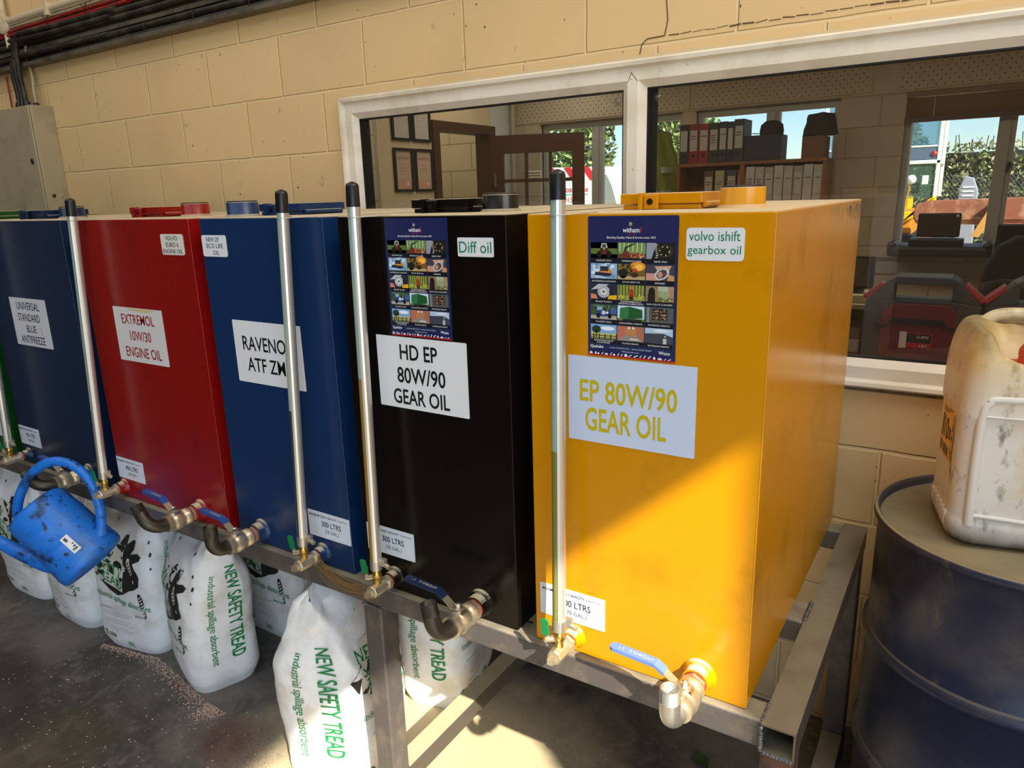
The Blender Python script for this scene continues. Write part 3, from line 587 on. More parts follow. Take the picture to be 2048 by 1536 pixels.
def tank(kind_label, x0, x1, paint, lid_x, neck_x, gauge, drain, left=None, cap=None, group='oil tanks in a row on the steel stand', lidw=0.147, lid_y=0.17, neck_y=0.21):
    w = x1 - x0
    t = thing('oil_tank', kind_label, 'oil tank', (x0, 0, TB), 0, group)
    mb = MB(); mb.box(0, 0, 0, w, TD, TT)
    mb.build('tank_body', paint, t, bevel=0.0035, seg=3)
    # welded seam beads down the front edges
    sm = MB(); sm.tube([(w - 0.0015, 0.0015, 0.004), (w - 0.0015, 0.0015, TT - 0.004)], 0.0022, 6); sm.build('edge_weld', paint, t)
    # hinged inspection lid with hasp
    lx = lid_x - x0; ly = lid_y
    lb = MB(); lb.box(lx, ly, TT, lx + lidw, ly + lidw, TT + 0.009)
    lb.box(lx - 0.004, ly - 0.004, TT + 0.010, lx + lidw + 0.004, ly + lidw + 0.004, TT + 0.029)
    lb.tube([(lx + lidw + 0.006, ly + 0.01, TT + 0.008), (lx + lidw + 0.006, ly + lidw - 0.01, TT + 0.008)], 0.005, 8)
    lid = lb.build('inspection_lid', paint, t, bevel=0.002)
    hb = MB(); hx = lx + lidw * 0.30
    hb.box(hx - 0.004, ly - 0.026, TT + 0.0, hx + 0.003, ly - 0.004, TT + 0.030)
    hb.box(hx + 0.004, ly - 0.018, TT + 0.001, hx + 0.030, ly - 0.010, TT + 0.026)
    hb.tube([(hx + 0.016, ly - 0.019, TT + 0.014), (hx + 0.016, ly - 0.0092, TT + 0.014)], 0.006, 10, 1)
    hb.build('hasp', [paint, M_rubber], lid, bevel=0.001)
    # filler neck
    nx = neck_x - x0; nb = MB()
    nb.lathe((nx, neck_y, TT), (0, 0, 1), [(0.046, 0), (0.041, 0.004), (0.0385, 0.006), (0.0385, 0.034), (0.036, 0.0355), (0.033, 0.0355), (0.033, 0.012), (0, 0.012)], 32)
    nk = nb.build('filler_neck', paint, t)
    MB().lathe((nx, neck_y, TT + 0.0335), (0, 0, 1), [(0.0365, 0), (0.0372, 0.004), (0.033, 0.005), (0.032, 0.001)], 32, caps=False).build('rim_ring', M_rubber, nk)
    # sight gauge
    gx = gauge['x'] - x0; dx = gauge.get('lean', 0.0); gy = -0.048
    gb = MB(); gb.lathe((gx, 0, 0.034), (0, -1, 0), [(0.026, 0), (0.0235, 0.004), (0.0195, 0.008), (0.0185, 0.022)], 24, 1)
    gb.lathe((gx, -0.022, 0.034), (0, -1, 0), [(0.0155, 0), (0.0155, 0.006)], 20, 2); gb.lathe((gx, -0.027, 0.034), (0, -1, 0), [(0.0185, 0), (0.0185, 0.008)], 6, 0, False)
    gb.lathe((gx, -0.035, 0.034), (0, -1, 0), [(0.0125, 0), (0.0125, 0.012), (0.0150, 0.013), (0.0150, 0.045), (0.0135, 0.047), (0.0135, 0.049)], 8, 0, False)
    gb.box(gx - 0.006, -0.098, 0.028, gx + 0.006, -0.084, 0.040, 0)
    gb.lathe((gx, gy - 0.012, 0.044), (0, 0, 1), [(0.0085, 0), (0.0085, 0.018), (0.0105, 0.019), (0.0105, 0.030), (0.0085, 0.032), (0.0085, 0.046)], 14, 3)
    gb.tube([(gx, gy - 0.012, 0.063), (gx - 0.024, gy - 0.022, 0.060)], 0.0062, 10, 0)
    gt = gb.build('gauge_valve', [M_brass, paint, M_redtape, M_gold], t)
    vy = gy - 0.012
    lv = MB(); lv.tube([(gx - 0.024, vy - 0.010, 0.064), (gx - 0.020, vy - 0.012, 0.072)], 0.004, 8, 1)
    lv.prism(rrect(-0.0075, 0, 0.0075, 0.036, 0.004), lambda u, v, d: (gx - 0.022 + u, vy - 0.014 + d - v * .12, 0.072 + v), -0.0022, 0.0022, 0)
    lv.build('green_lever', [M_greenlev, M_brass], gt)
    top = TT + gauge.get('top', 0.068)
    def GP(z): f = (z - 0.085) / (top - 0.085); return gx + dx * f, vy + gauge.get('in', 0.022) * f
    a, b = GP(0.085), GP(top - 0.02)
    cl = MB(); cl.lathe((a[0], a[1], 0.082), (b[0] - a[0], b[1] - a[1], top - 0.105), [(0.0135, 0), (0.0135, 0.022)], 18, 0); cl.tube([(a[0] + 0.008, a[1] + 0.010, 0.098), (a[0] + 0.028, a[1] + 0.006, 0.093)], 0.0042, 8, 1); cl.tube([(a[0] + 0.021, a[1] + 0.007, 0.0945), (a[0] + 0.034, a[1] + 0.005, 0.0915)], 0.0055, 6, 1)
    cl.box(a[0] + 0.002, a[1] + 0.004, 0.090, a[0] + 0.024, a[1] + 0.012, 0.108, 0)
    cl.build('hose_clamp', [M_zinc, M_brass], gt)
    # half round channel guarding the clear tube: open to the left and front
    ch = MB(); rr = 0.0132
    prof = [(cos(radians(t)) * rr, sin(radians(t)) * rr) for t in range(-72, 129, 20)] + [(cos(radians(t)) * rr * .88, sin(radians(t)) * rr * .88) for t in range(128, -73, -20)]
    zs = [0.10, top - 0.03]
    for p0, p1 in [(prof[i], prof[(i + 1) % len(prof)]) for i in range(len(prof))]:
        (xa, ya), (xb, yb) = GP(zs[0]), GP(zs[1])
        ch.add([(xa + p0[0], ya + p0[1], zs[0]), (xa + p1[0], ya + p1[1], zs[0]), (xb + p1[0], yb + p1[1], zs[1]), (xb + p0[0], yb + p0[1], zs[1])], [(0, 1, 2, 3)], 0)
    g = ch.build('sight_gauge', M_alu, t)
    lvl = gauge['level']
    for nm, za, zb, mt in (('oil_column', 0.10, lvl, gauge['oil']), ('sight_tube', lvl, top - 0.03, M_tubeclear)):
        A, B = GP(za), GP(zb); MB().tube([(A[0] - 0.0012, A[1] - 0.0006, za), (B[0] - 0.0012, B[1] - 0.0006, zb)], 0.0112, 14).build(nm, mt, g)
    if gauge.get('cap', True):
        A, B = GP(top - 0.045), GP(top)
        d = Vector((B[0] - A[0], B[1] - A[1], 0.045)).normalized()
        MB().lathe((A[0], A[1], top - 0.045), d, [(0.0142, 0), (0.0138, 0.002), (0.0132, 0.040), (0.0115, 0.0445), (0.006, 0.047), (0.0025, 0.0485), (0, 0.0487)], 20).build('end_cap', M_rubber, g)
    A = GP(TT - 0.002)
    MB().tube([(A[0] - 0.05, 0.03, TT + 0.001), (A[0] - 0.014, A[1] - 0.004, TT - 0.001), (A[0] - 0.004, A[1] - 0.0135, TT - 0.002), (A[0] + 0.010, A[1] - 0.0105, TT - 0.001), (A[0] + 0.045, 0.02, TT + 0.001)], 0.0009, 5).build('tie_wire', M_zinc, g)
    # drain valve with lever and elbow
    if drain:
        x = drain['x'] - x0; zc = 0.040; out = drain.get('out', 0.075)
        vb = MB(); vb.lathe((x, 0, zc), (0, -1, 0), [(0.032, 0), (0.0295, 0.005), (0.0255, 0.009), (0.0245, 0.026)], 28, 1)
        vb.lathe((x, -0.026, zc), (0, -1, 0), [(0.0215, 0), (0.0215, 0.004)], 24, 2); vb.lathe((x, -0.030, zc), (0, -1, 0), [(0.0230, 0), (0.0230, 0.008)], 6, 1 if drain.get('paintnut') else 0, False); vb.lathe((x, -0.038, zc), (0, -1, 0), [(0.0205, 0), (0.0205, 0.005)], 24, 2)
        vb.lathe((x, -0.043, zc), (0, -1, 0), [(0.0235, 0), (0.0235, 0.014), (0.0210, 0.016), (0.0225, 0.022), (0.0255, 0.030), (0.0262, 0.040), (0.0250, 0.048), (0.0215, 0.053), (0.0235, 0.055), (0.0235, 0.066)], 24, 0)
        vb.lathe((x, -0.080, zc + 0.018), (0, 0, 1), [(0.0115, 0), (0.0115, 0.008), (0.0085, 0.009), (0.0085, 0.013)], 16, 0)
        v = vb.build('drain_valve', [M_brass, paint, M_redtape], t)
        # lever: bent strip, sleeve pointing left
        lb = MB(); zt = zc + 0.029
        st = [(0.012, 0.0), (-0.014, 0.0), (-0.030, 0.012), (-0.034, 0.015)]; sl = [(-0.034, 0.015), (-0.052, 0.026), (-0.128, 0.031)]
        def strip(pts, hw, th, m, rnd=False):
            for (u0, h0), (u1, h1) in zip(pts[:-1], pts[1:]):
                vv = []
                for (u, h) in ((u0, h0), (u1, h1)):
                    for yy in (-hw, hw):
                        for dz in (-th, th): vv.append((x + u, -0.080 + yy, zt + h + dz))
                lb.add(vv, [(0, 1, 3, 2), (4, 6, 7, 5), (0, 4, 5, 1), (2, 3, 7, 6), (0, 2, 6, 4), (1, 5, 7, 3)], m)
        strip(st, 0.009, 0.0014, 1); strip(sl, 0.0098, 0.0034, 0)
        lb.lathe((x - 0.128, -0.080, zt + 0.0276), (0.0, 0, 1), [(0.0098, 0), (0.0098, 0.0068)], 16, 0)
        lb.lathe((x, -0.080, zt + 0.001), (0, 0, 1), [(0.009, 0), (0.009, 0.003), (0.0065, 0.003), (0.0065, 0.010), (0.004, 0.012)], 6, 2, False)
        lb.add([(x + 0.012, -0.088, zt), (x + 0.016, -0.088, zt - 0.012), (x + 0.016, -0.072, zt - 0.012), (x + 0.012, -0.072, zt)], [(0, 1, 2, 3)], 2)
        sx = lambda u: (x - 0.056 - u, zt + 0.0300 + (u / 0.076) * 0.005)
        lb.text('HYDRO-S', 0, -0.004, 0.045, 0.004, lambda u, vv: (sx(u)[0], -0.080 - vv, sx(u)[1] + 0.0003), 3)
        lb.text('1"', 0.056, -0.0035, 0.064, 0.0035, lambda u, vv: (sx(u)[0], -0.080 - vv, sx(u)[1] + 0.0003), 3)
        lb.build('lever', [drain['grip'], M_brass, M_chrome, mat('pale_lever_lettering', (214, 206, 176), 0.5)], v)
        # elbow
        eb = MB(); r = 0.0172; R = drain.get('R', 0.040); tl = radians(drain.get('tilt', 0)); y0 = -0.109
        E0 = [Vector((0, y0 + 0.006, 0)), Vector((0, y0 - 0.004, 0))]
        pth = [(0, y0 + 0.006, 0), (0, y0 - 0.006, 0)] + [(0, y0 - 0.006 - R * sin(a), R - R * cos(a)) for a in [radians(q) for q in range(10, 91, 10)]]
        ye = pth[-1][1]; ze = pth[-1][2]; tail = drain.get('tail', 0.038)
        pth += [(0, ye, ze + tail * 0.35)]
        rot = lambda p: (x + p[2] * sin(-tl), p[1], zc + p[2] * cos(tl))
        eb.tube([rot(p) for p in pth], [r * 1.04] * 2 + [r] * 9 + [r], 20, 0, caps=False)
        th = [(0, ye, ze + tail * (0.35 + 0.65 * q / 14)) for q in range(15)]
        eb.tube([rot(p) for p in th], [r * (0.90 if q % 2 else 0.99) for q in range(15)], 24, 0, caps=False, smooth=False)
        eb.lathe(rot(th[-1]), (sin(-tl), 0, cos(tl)), [(r * .97, -0.0005), (r * .95, 0.001), (r * .80, 0.001), (r * .78, -0.028), (0, -0.028)], 24, 0, caps=False)
        eb.build('elbow', drain.get('mat', M_steelb), v)
    return t

NAVY = (28, 34, 66); BLK = (20, 20, 22); GRN = (8, 122, 84); REDT = (150, 22, 34); YEL = (196, 176, 8)
# yellow
tk = tank('golden yellow oil tank at the right end of the stand, gear oil', 0.0, 0.4256, P_yellow, 0.108, 0.318,
          dict(x=0.088, level=0.44, oil=M_oily, lean=-0.004), dict(x=0.341, grip=M_palegrip, R=0.036, tail=0.036, mat=M_zinc))
poster(tk, 0.121, 1.3245 - TB)
sticker(tk, 'oil_label', 0.2915, 1.492 - TB, 0.3815, 1.542 - TB, [('volvo ishift', .05, .60, .93, .90, GRN, 0.0), ('gearbox oil', .03, .12, .95, .46, GRN, 0.0)], 0.006)
sticker(tk, 'product_label', 0.081, 1.164 - TB, 0.317, 1.321 - TB, [('EP 80W/90', .10, .475, .865, .735, YEL, 0.03), ('GEAR OIL', .145, .135, .79, .41, YEL, 0.03)], 0.002, (200, 212, 234))
capacity(tk, 0.013, 0.781 - TB, '300 LTRS', '(70 GAL.)')
mb = MB(); rnd = random.Random(2)  # thin pale streaks below the top edge of the side, denser rearwards
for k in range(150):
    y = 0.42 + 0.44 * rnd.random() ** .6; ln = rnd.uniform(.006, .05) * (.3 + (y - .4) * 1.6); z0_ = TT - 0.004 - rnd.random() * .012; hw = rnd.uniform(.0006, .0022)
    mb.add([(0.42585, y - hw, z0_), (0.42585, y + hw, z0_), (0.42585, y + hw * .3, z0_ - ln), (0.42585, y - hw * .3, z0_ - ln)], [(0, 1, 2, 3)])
tag(mb.build('pale_side_streaks', mat('pale_streak_beige', (206, 176, 128), 0.6), tk), kind='stuff')
# black
tk = tank('black oil tank between the yellow tank and a blue one', -0.4678, -0.0441, P_black, -0.398, -0.192,
          dict(x=-0.378, level=0.52, oil=M_oilk, top=0.064, lean=0.0), dict(x=-0.135, grip=M_darkgrip, tilt=12))
poster(tk, -0.3345 + 0.4678, 1.3245 - TB)
sticker(tk, 'oil_label', -0.1535 + 0.4678, 1.489 - TB, -0.072 + 0.4678, 1.5245 - TB, [('Diff oil', .05, .20, .95, .80, GRN, 0.0)], 0.003)
sticker(tk, 'product_label', -0.380 + 0.4678, 1.167 - TB, -0.144 + 0.4678, 1.3215 - TB, [('HD EP', .27, .69, .69, .90, BLK, 0.03), ('80W/90', .225, .36, .765, .585, BLK, 0.03), ('GEAR OIL', .165, .06, .80, .275, BLK, 0.03)], 0.002)
capacity(tk, -0.456 + 0.4678, 0.803 - TB, '300 LTRS', '(70 GAL.)')
# blue
tk = tank('blue oil tank between the black and the red tank', -0.9404, -0.5121, P_bluem, -0.915, -0.898, neck_y=0.10, 
          gauge=dict(x=-0.616, level=0.42, oil=M_oilb, lean=0.030, top=0.055), drain=dict(x=-0.845, grip=M_bluegrip, R=0.034))
q = -0.9404
sticker(tk, 'oil_label', -0.936 - q, 1.474 - TB, -0.843 - q, 1.5255 - TB, [('NEW ZF', .20, .70, .72, .90, BLK, 0.0), ('ECO LIFE', .19, .40, .86, .61, BLK, 0.0), ('OIL', .43, .09, .68, .29, BLK, 0.0)], 0.006)
sticker(tk, 'product_label', -0.858 - q, 1.166 - TB, -0.616 - q, 1.3215 - TB, [('RAVENOL', .13, .53, .86, .76, BLK, 0.02), ('ATF ZMS', .17, .19, .82, .42, BLK, 0.02)], 0.002)
capacity(tk, -0.661 - q + 0.005, 0.792 - TB, '300 LTRS', '(70 GAL.)')
# red
tk = tank('dark red engine oil tank between two blue ones', -1.522, -0.9849, P_red, -1.512, -1.252,
          dict(x=-1.497, level=0.30, oil=M_oilu, lean=0.050, top=0.056), dict(x=-1.108, grip=M_bluegrip, tilt=38))
q = -1.522
sticker(tk, 'oil_label', -1.108 - q, 1.475 - TB, -1.013 - q, 1.5275 - TB, [('VOLVO', .22, .70, .76, .91, BLK, 0.0), ('EURO 6', .22, .38, .78, .60, BLK, 0.0), ('ENGINE OIL', .05, .08, .93, .28, BLK, 0.0)], 0.006, (220, 216, 208))
sticker(tk, 'product_label', -1.3915 - q, 1.169 - TB, -1.156 - q, 1.325 - TB, [('EXTREMOL', .16, .70, .83, .88, REDT, 0.02), ('10W/30', .29, .40, .72, .58, REDT, 0.02), ('ENGINE OIL', .15, .09, .88, .28, REDT, 0.02)], 0.002, (214, 212, 210),
        lambda mb, y, x0, z0, w, h: mb.poly([(x0 + .3 * w, z0 + .985 * h), (x0 + .9 * w, z0 + .985 * h), (x0 + .7 * w, z0 + .93 * h), (x0 + .4 * w, z0 + .95 * h)], FP(y), 0, (206, 190, 130)))
capacity(tk, 0.004, 0.780 - TB, '450 LTRS', '(100 GAL.)')
# second blue
tk = tank('navy blue antifreeze tank left of the red one', -2.151, -1.6042, P_blue, -2.137, -1.937, lid_y=0.14,
          gauge=dict(x=-2.106, level=0.36, oil=M_oilu, lean=0.050, top=0.056), drain=dict(x=-1.703, grip=M_bluegrip, tilt=62))
q = -2.151
sticker(tk, 'product_label', -2.016 - q, 1.162 - TB, -1.783 - q, 1.3205 - TB, [('UNIVERSAL', .19, .76, .82, .92, NAVY, 0.01), ('STANDARD', .17, .52, .78, .68, NAVY, 0.01), ('BLUE', .36, .29, .63, .44, NAVY, 0.01), ('ANTIFREEZE', .15, .06, .82, .22, NAVY, 0.01)], 0.002, (208, 208, 212),
        lambda mb, y, x0, z0, w, h: mb.rect(x0 + .76 * w, z0 + .25 * h, x0 + .79 * w, z0 + .42 * h, FP(y), 0, (206, 190, 140)))
capacity(tk, 0.006, 0.789 - TB, '450 LTRS', '(100 GAL.)')
# green, mostly outside the picture
tk = tank('dark green tank at the left end of the row', -2.74, -2.205, P_green, -2.585, -2.66,
          dict(x=-2.69, level=0.36, oil=M_oilu, lean=0.03, top=0.056), None)
capacity(tk, 0.31, 0.79 - TB, '450 LTRS', '(100 GAL.)')

# ------------------------------------------------------------------ steel stand under the tanks
M_steel = mat('dark_mill_steel', (86, 80, 76), 0.45, 0.1, bump=(120, 0.08), dirt=[((116, 104, 90), 14, 0.5, 0.72), ((96, 58, 44), 60, 0.70, 0.75)])
with_dust(M_steel, (158, 148, 122), 0.35, 0.8, 18)
M_steeld = with_dust(mat('dust_covered_steel', (90, 82, 72), 0.5, 0.3, bump=(120, .08)), (214, 194, 154), 0.85, 1.0, 18)
M_steelr = mat('grey_mill_steel', (112, 104, 92), 0.36, 0.6, bump=(120, 0.06), dirt=[((90, 80, 64), 6, 0.45, 0.7), ((118, 76, 60), 40, 0.70, 0.76)])
with_dust(M_steelr, (150, 142, 118), 0.5, 0.9, 18)
M_rust = mat('brown_rusty_steel', (112, 78, 62), 0.6, 0.35, dirt=((80, 60, 52), 20, 0.45, 0.65))
M_weld = mat('weld_bead', (120, 120, 124), 0.3, 0.85, bump=(200, 0.5))
stand = thing('steel_stand', 'welded dark steel stand carrying the row of oil tanks', 'stand', (-1.0, 0.4, 0))
def SP(name, x0, y0, z0, x1, y1, z1, m=M_steel):
    return MB().box(x0 + 1.0, y0 - 0.4, z0, x1 + 1.0, y1 - 0.4, z1).build(name, m, stand, bevel=0.005, seg=3)
SP('front_rail', -2.86, -0.016, 0.662, 0.4585, 0.042, 0.7155)
SP('back_rail', -2.86, 0.80, 0.662, 0.4585, 0.855, 0.7155)
for x, y in ((-0.02, 0.045), (-0.5, 0.045), (-0.98, 0.045), (-1.6, 0.045)): SP('cross_rail', x, 0.044, 0.664, x + 0.05, 0.80, 0.7135)
SP('middle_rail', -0.03, 0.325, 0.664, 0.457, 0.415, 0.7145)
for y in (-0.016, 0.80): SP('leg', -0.477, y, 0.0, -0.420, y + 0.058, 0.6615)
SP('floor_runner', -0.477, 0.043, 0.108, -0.420, 0.80, 0.166, M_steeld)
for y in (-0.016, 0.80): SP('leg', -2.86, y, 0.0, -2.803, y + 0.058, 0.6615)
for y, m in ((-0.016, M_rust), (0.80, M_steel)): SP('leg', 0.457, y, 0.0, 0.512, y + 0.058, 0.6605, m)
SP('floor_runner', 0.457, 0.043, 0.05, 0.512, 0.80, 0.108)
# right end rail: an open square tube
mb = MB(); t0, t1, zz0, zz1, wl = 0.457, 0.514, 0.661, 0.7175, 0.0035
def tubebox(x0, z0, x1, z1, y0, y1, rev):
    v = [(x + 1.0, y - 0.4, z) for y in (y0, y1) for (x, z) in ((x0, z0), (x1, z0), (x1, z1), (x0, z1))]
    f = [(i, (i + 1) % 4, 4 + (i + 1) % 4, 4 + i) for i in range(4)]; mb.add(v, [tuple(reversed(q)) for q in f] if rev else f)
tubebox(t0, zz0, t1, zz1, -0.022, 0.862, False); tubebox(t0 + wl, zz0 + wl, t1 - wl, zz1 - wl, -0.022, 0.862, True)
for y in (-0.022, 0.862):
    o4 = [(t0, zz0), (t1, zz0), (t1, zz1), (t0, zz1)]; i4 = [(t0 + wl, zz0 + wl), (t1 - wl, zz0 + wl), (t1 - wl, zz1 - wl), (t0 + wl, zz1 - wl)]
    for k in range(4):
        a, b, c, d = o4[k], o4[(k + 1) % 4], i4[(k + 1) % 4], i4[k]; mb.add([(p[0] + 1, y - 0.4, p[1]) for p in (a, b, c, d)], [(0, 1, 2, 3)])
mb.build('end_rail', M_steelr, stand)
rnd = random.Random(5)
def weld(a, b, n, r=0.004):
    pts = []; rs = []
    for k in range(n * 4):
        f = k / (n * 4 - 1); pts.append([a[i] + (b[i] - a[i]) * f + rnd.uniform(-.0006, .0006) + (1.0, -0.4, 0)[i] for i in range(3)]); rs.append(r * (0.82 + 0.28 * abs(sin(k * pi / 4))))
    MB().tube(pts, rs, 8).build('weld_bead', M_weld, stand)
weld((0.4575, -0.0215, 0.712), (0.4585, -0.0215, 0.664), 9); weld((0.462, -0.020, 0.660), (0.510, -0.020, 0.660), 9, 0.0042)
weld((0.4565, -0.012, 0.7165), (0.4568, 0.04, 0.7165), 8, 0.003); weld((0.458, 0.33, 0.716), (0.458, 0.41, 0.716), 11, 0.005)
weld((-0.477, -0.017, 0.661), (-0.42, -0.017, 0.661), 8, 0.003)
mb = MB(); rnd = random.Random(9)
for k in range(34):
    p = Vector((-0.62 + rnd.random() * 0.04, -0.03, 0.735 + rnd.uniform(-.02, .02))); e = Vector((-0.40 + rnd.uniform(-.05, .03), -0.05, 0.722 + rnd.uniform(-.02, .02)))
    c = (p + e) / 2 + Vector((0, rnd.uniform(-.03, .01), rnd.uniform(-.04, -.005)))
    pts = [p * (1 - s) ** 2 + c * 2 * s * (1 - s) + e * s * s for s in [i / 8 for i in range(9)]]; mb.tube(pts, 0.00045, 4)
tag(mb.build('cobweb', mat('dusty_brown_cobweb', (150, 112, 58), 0.9)), 'brown dusty cobweb hanging between the blue and black tank bottoms', 'cobweb', kind='stuff')

# ------------------------------------------------------------------ sacks of absorbent granules under the stand
M_sack = mat('white_woven_sack', (246, 244, 240), 0.45, bump=(26, 0.25), dirt=[((206, 182, 146), 4, 0.56, 0.8), ((222, 214, 200), 11, 0.5, 0.75)])
SGR = (20, 132, 66); SBK = (42, 40, 38); SWH = (226, 222, 208)
def make_sack(label, loc, rz, w=0.36, d=0.20, h=0.57, seed=1, side=1, tilt=(0, 0), slump=0.0, top=0.30, flip=False, closed=True):
    """bulging gusseted sack; prints on the front (-y) face and on one gusset (side=+1: +x, -1: -x)"""
    N = 4.2
    def base(v):
        e = min(1, v / 0.10); bot = 0.90 + 0.10 * sin(e * pi / 2)
        k = max(0, (v - 0.62) / 0.38); bulge = 1 + 0.05 * sin(pi * min(1, v / 0.85))
        a = w / 2 * bot * bulge * (1 - 0.10 * k); b = d / 2 * bot * bulge * (1.12 - (1.12 - top) * k ** 1.25)
        return a, max(b, 0.012)
    def disp(p, v):
        q = Vector((p.x * 5 + seed * 7.3, p.y * 5, p.z * 4)); n1 = noise.noise(q) * 0.014
        n2 = noise.noise(Vector((p.x * 22 + seed, p.y * 22, p.z * 5 + seed))) * (0.003 + 0.012 * max(0, v - 0.60) / 0.4)
        n3 = noise.noise(Vector((p.x * 9, p.y * 9 + seed * 3, p.z * 26))) * 0.004
        n4 = -abs(noise.noise(Vector((p.x * 13 + p.z * 7, p.y * 13 + seed, p.z * 6 + seed * 2)))) * (0.004 + 0.030 * max(0, v - 0.45) / 0.55)
        return n1 + n2 + n3 + n4
    def shape(x, y, v, nx, ny):
        p = Vector((x, y, v * h)); k = disp(p, v) * min(1, v / 0.08 + 0.15)
        x += nx * k; y += ny * k
        z = v * h + (noise.noise(Vector((x * 7, y * 7, seed))) * 0.03 * max(0, v - .8) / .2) - slump * max(0, v - .5) * abs(x) / (w / 2)
        return Vector((x + tilt[0] * v * v, y + tilt[1] * v * v, z))
    def ring(t, v):
        a, b = base(v); c, s_ = cos(t), sin(t); x = a * math.copysign(abs(c) ** (2 / N), c); y = b * math.copysign(abs(s_) ** (2 / N), s_)
        nx, ny = math.copysign(abs(c) ** (2 - 2 / N), c) / 1.0, math.copysign(abs(s_) ** (2 - 2 / N), s_); L = max(1e-6, sqrt(nx * nx + ny * ny))
        return shape(x, y, v, nx / L, ny / L)
    def front(u, v, off=0.0022):                             # u,v in -1..1 / 0..1
        a, b = base(v); uu = max(-.985, min(.985, u)); y = -b * (1 - abs(uu) ** N) ** (1 / N); x = uu * a
        gx, gy = abs(uu) ** (N - 1) / a * math.copysign(1, uu), -((abs(y) / b) ** (N - 1)) / b; L = sqrt(gx * gx + gy * gy)
        p = shape(x, y, v, gx / L, gy / L); return p + Vector((gx / L, gy / L, 0)) * off
    def gusset(u, v, off=0.0022):
        a, b = base(v); uu = max(-.985, min(.985, u)); y = uu * b * side; x = side * a * (1 - abs(uu) ** N) ** (1 / N)
        gy, gx = abs(uu) ** (N - 1) / b * math.copysign(1, uu) * side, side * (abs(x) / a) ** (N - 1) / a; L = sqrt(gx * gx + gy * gy)
        p = shape(x, y, v, gx / L, gy / L); return p + Vector((gx / L, gy / L, 0)) * off
    mb = MB(); nv, nu = 44, 72
    mb.grid(lambda i, j: ring(2 * pi * i, j), nu, nv, 0, True, True)
    mb.add([ring(2 * pi * i / nu, 0) for i in range(nu)], [tuple(reversed(range(nu)))], 0)
    # top seam: pinch closed with a folded lip
    tr = [ring(2 * pi * i / nu, 1) for i in range(nu)]; ctr = sum(tr, Vector()) / nu
    if closed:
        up = [Vector((p.x * 0.94 + ctr.x * 0.06, ctr.y + (p.y - ctr.y) * 0.12, p.z + 0.030 + 0.012 * noise.noise(Vector((p.x * 20, seed, 0))))) for p in tr]
        mb.add(tr + up, [(i, (i + 1) % nu, nu + (i + 1) % nu, nu + i) for i in range(nu)], 0, True); mb.add(up, [tuple(range(nu))], 0)
    else: mb.add(tr, [tuple(range(nu))], 0)
    # ---- printing
    F = lambda o=0.0022: (lambda u, v: front(u, v, o))
    def dense(pts, P, col, n=5):
        """fan with subdivided edges so that large shapes hug the sack"""
        c = (sum(p[0] for p in pts) / len(pts), sum(p[1] for p in pts) / len(pts)); edge = []
        for a, b in zip(pts, pts[1:] + pts[:1]): edge += [(a[0] + (b[0] - a[0]) * k / n, a[1] + (b[1] - a[1]) * k / n) for k in range(n)]
        rings = [[(c[0] + (e[0] - c[0]) * f, c[1] + (e[1] - c[1]) * f) for e in edge] for f in (1, .75, .5, .25)]
        vs = [P(*q) for r_ in rings for q in r_] + [P(*c)]; m_ = len(edge); fs = []
        for r_ in range(3): fs += [(r_ * m_ + i, r_ * m_ + (i + 1) % m_, (r_ + 1) * m_ + (i + 1) % m_, (r_ + 1) * m_ + i) for i in range(m_)]
        fs += [(3 * m_ + i, 3 * m_ + (i + 1) % m_, 4 * m_) for i in range(m_)]
        mb.add(vs, fs, 1, True, col)
    spl = [(-.93, .60), (-.74, .66), (-.56, .70), (-.30, .71), (-.14, .76), (.02, .74), (.14, .80), (.22, .80), (.24, .75), (.40, .78), (.50, .78), (.48, .73), (.40, .70), (.60, .71), (.70, .695), (.66, .67), (.50, .65), (.56, .61), (.64, .56), (.60, .50), (.46, .47), (.30, .455), (.10, .42), (-.10, .40), (-.36, .43), (-.62, .48), (-.86, .53)]
    dense(spl, F(.0020), SBK, 3)
    for x, y, r in ((.86, .70, .025), (.80, .77, .02), (.66, .89, .02), (.42, .91, .014), (-.3, .88, .018), (.88, .62, .016)): dense([(x + r * cos(t), y + r * .55 * sin(t)) for t in [k * pi / 4 for k in range(8)]], F(), SBK, 1)
    dense([(-.86, .505), (.10, .435), (.22, .745), (-.60, .76)], F(.0026), SWH, 6)
    def skew(x0, z0, sl=.10, inc=-.09): return lambda u, v: front(x0 + u + v * sl, z0 + v + u * inc, .0032)
    for t, z, uu in (('NEW', .665, .58), ('SAFETY', .585, .84), ('TREAD', .505, .80)):
        mb.text(t, 0, 0, uu, .068, skew(-.76 + (.70 - z) * .25, z + .012, .35), 1, SGR, 0.02)
    def sole(cx, cy, s_, rot):
        o = [(.0, 1.0), (.34, .80), (.36, .30), (.24, -.10), (.27, -.55), (.0, -.95), (-.27, -.55), (-.26, -.10), (-.38, .30), (-.34, .80)]
        T = lambda q: (cx + s_ * (q[0] * cos(rot) - q[1] * sin(rot)), cy + .62 * s_ * (q[0] * sin(rot) + q[1] * cos(rot)))
        dense([T(q) for q in o if q[1] > -.2] , F(.0028), SWH if cy > .5 else SBK, 2)
        for k in range(5): dense([T((-.24, .75 - k * .22)), T((.24, .70 - k * .22)), T((.24, .60 - k * .22)), T((-.24, .65 - k * .22))], F(.0034), SBK if cy > .5 else SWH, 1)
        dense([T((-.2, -.45)), T((.2, -.45)), T((.12, -.85)), T((-.12, -.85))], F(.0028), SBK, 2); dense([T((-.1, -.52)), T((.1, -.52)), T((.06, -.72)), T((-.06, -.72))], F(.0034), SWH, 1)
    sole(.42, .585, .17, .5); sole(.62, .36, .16, .45)
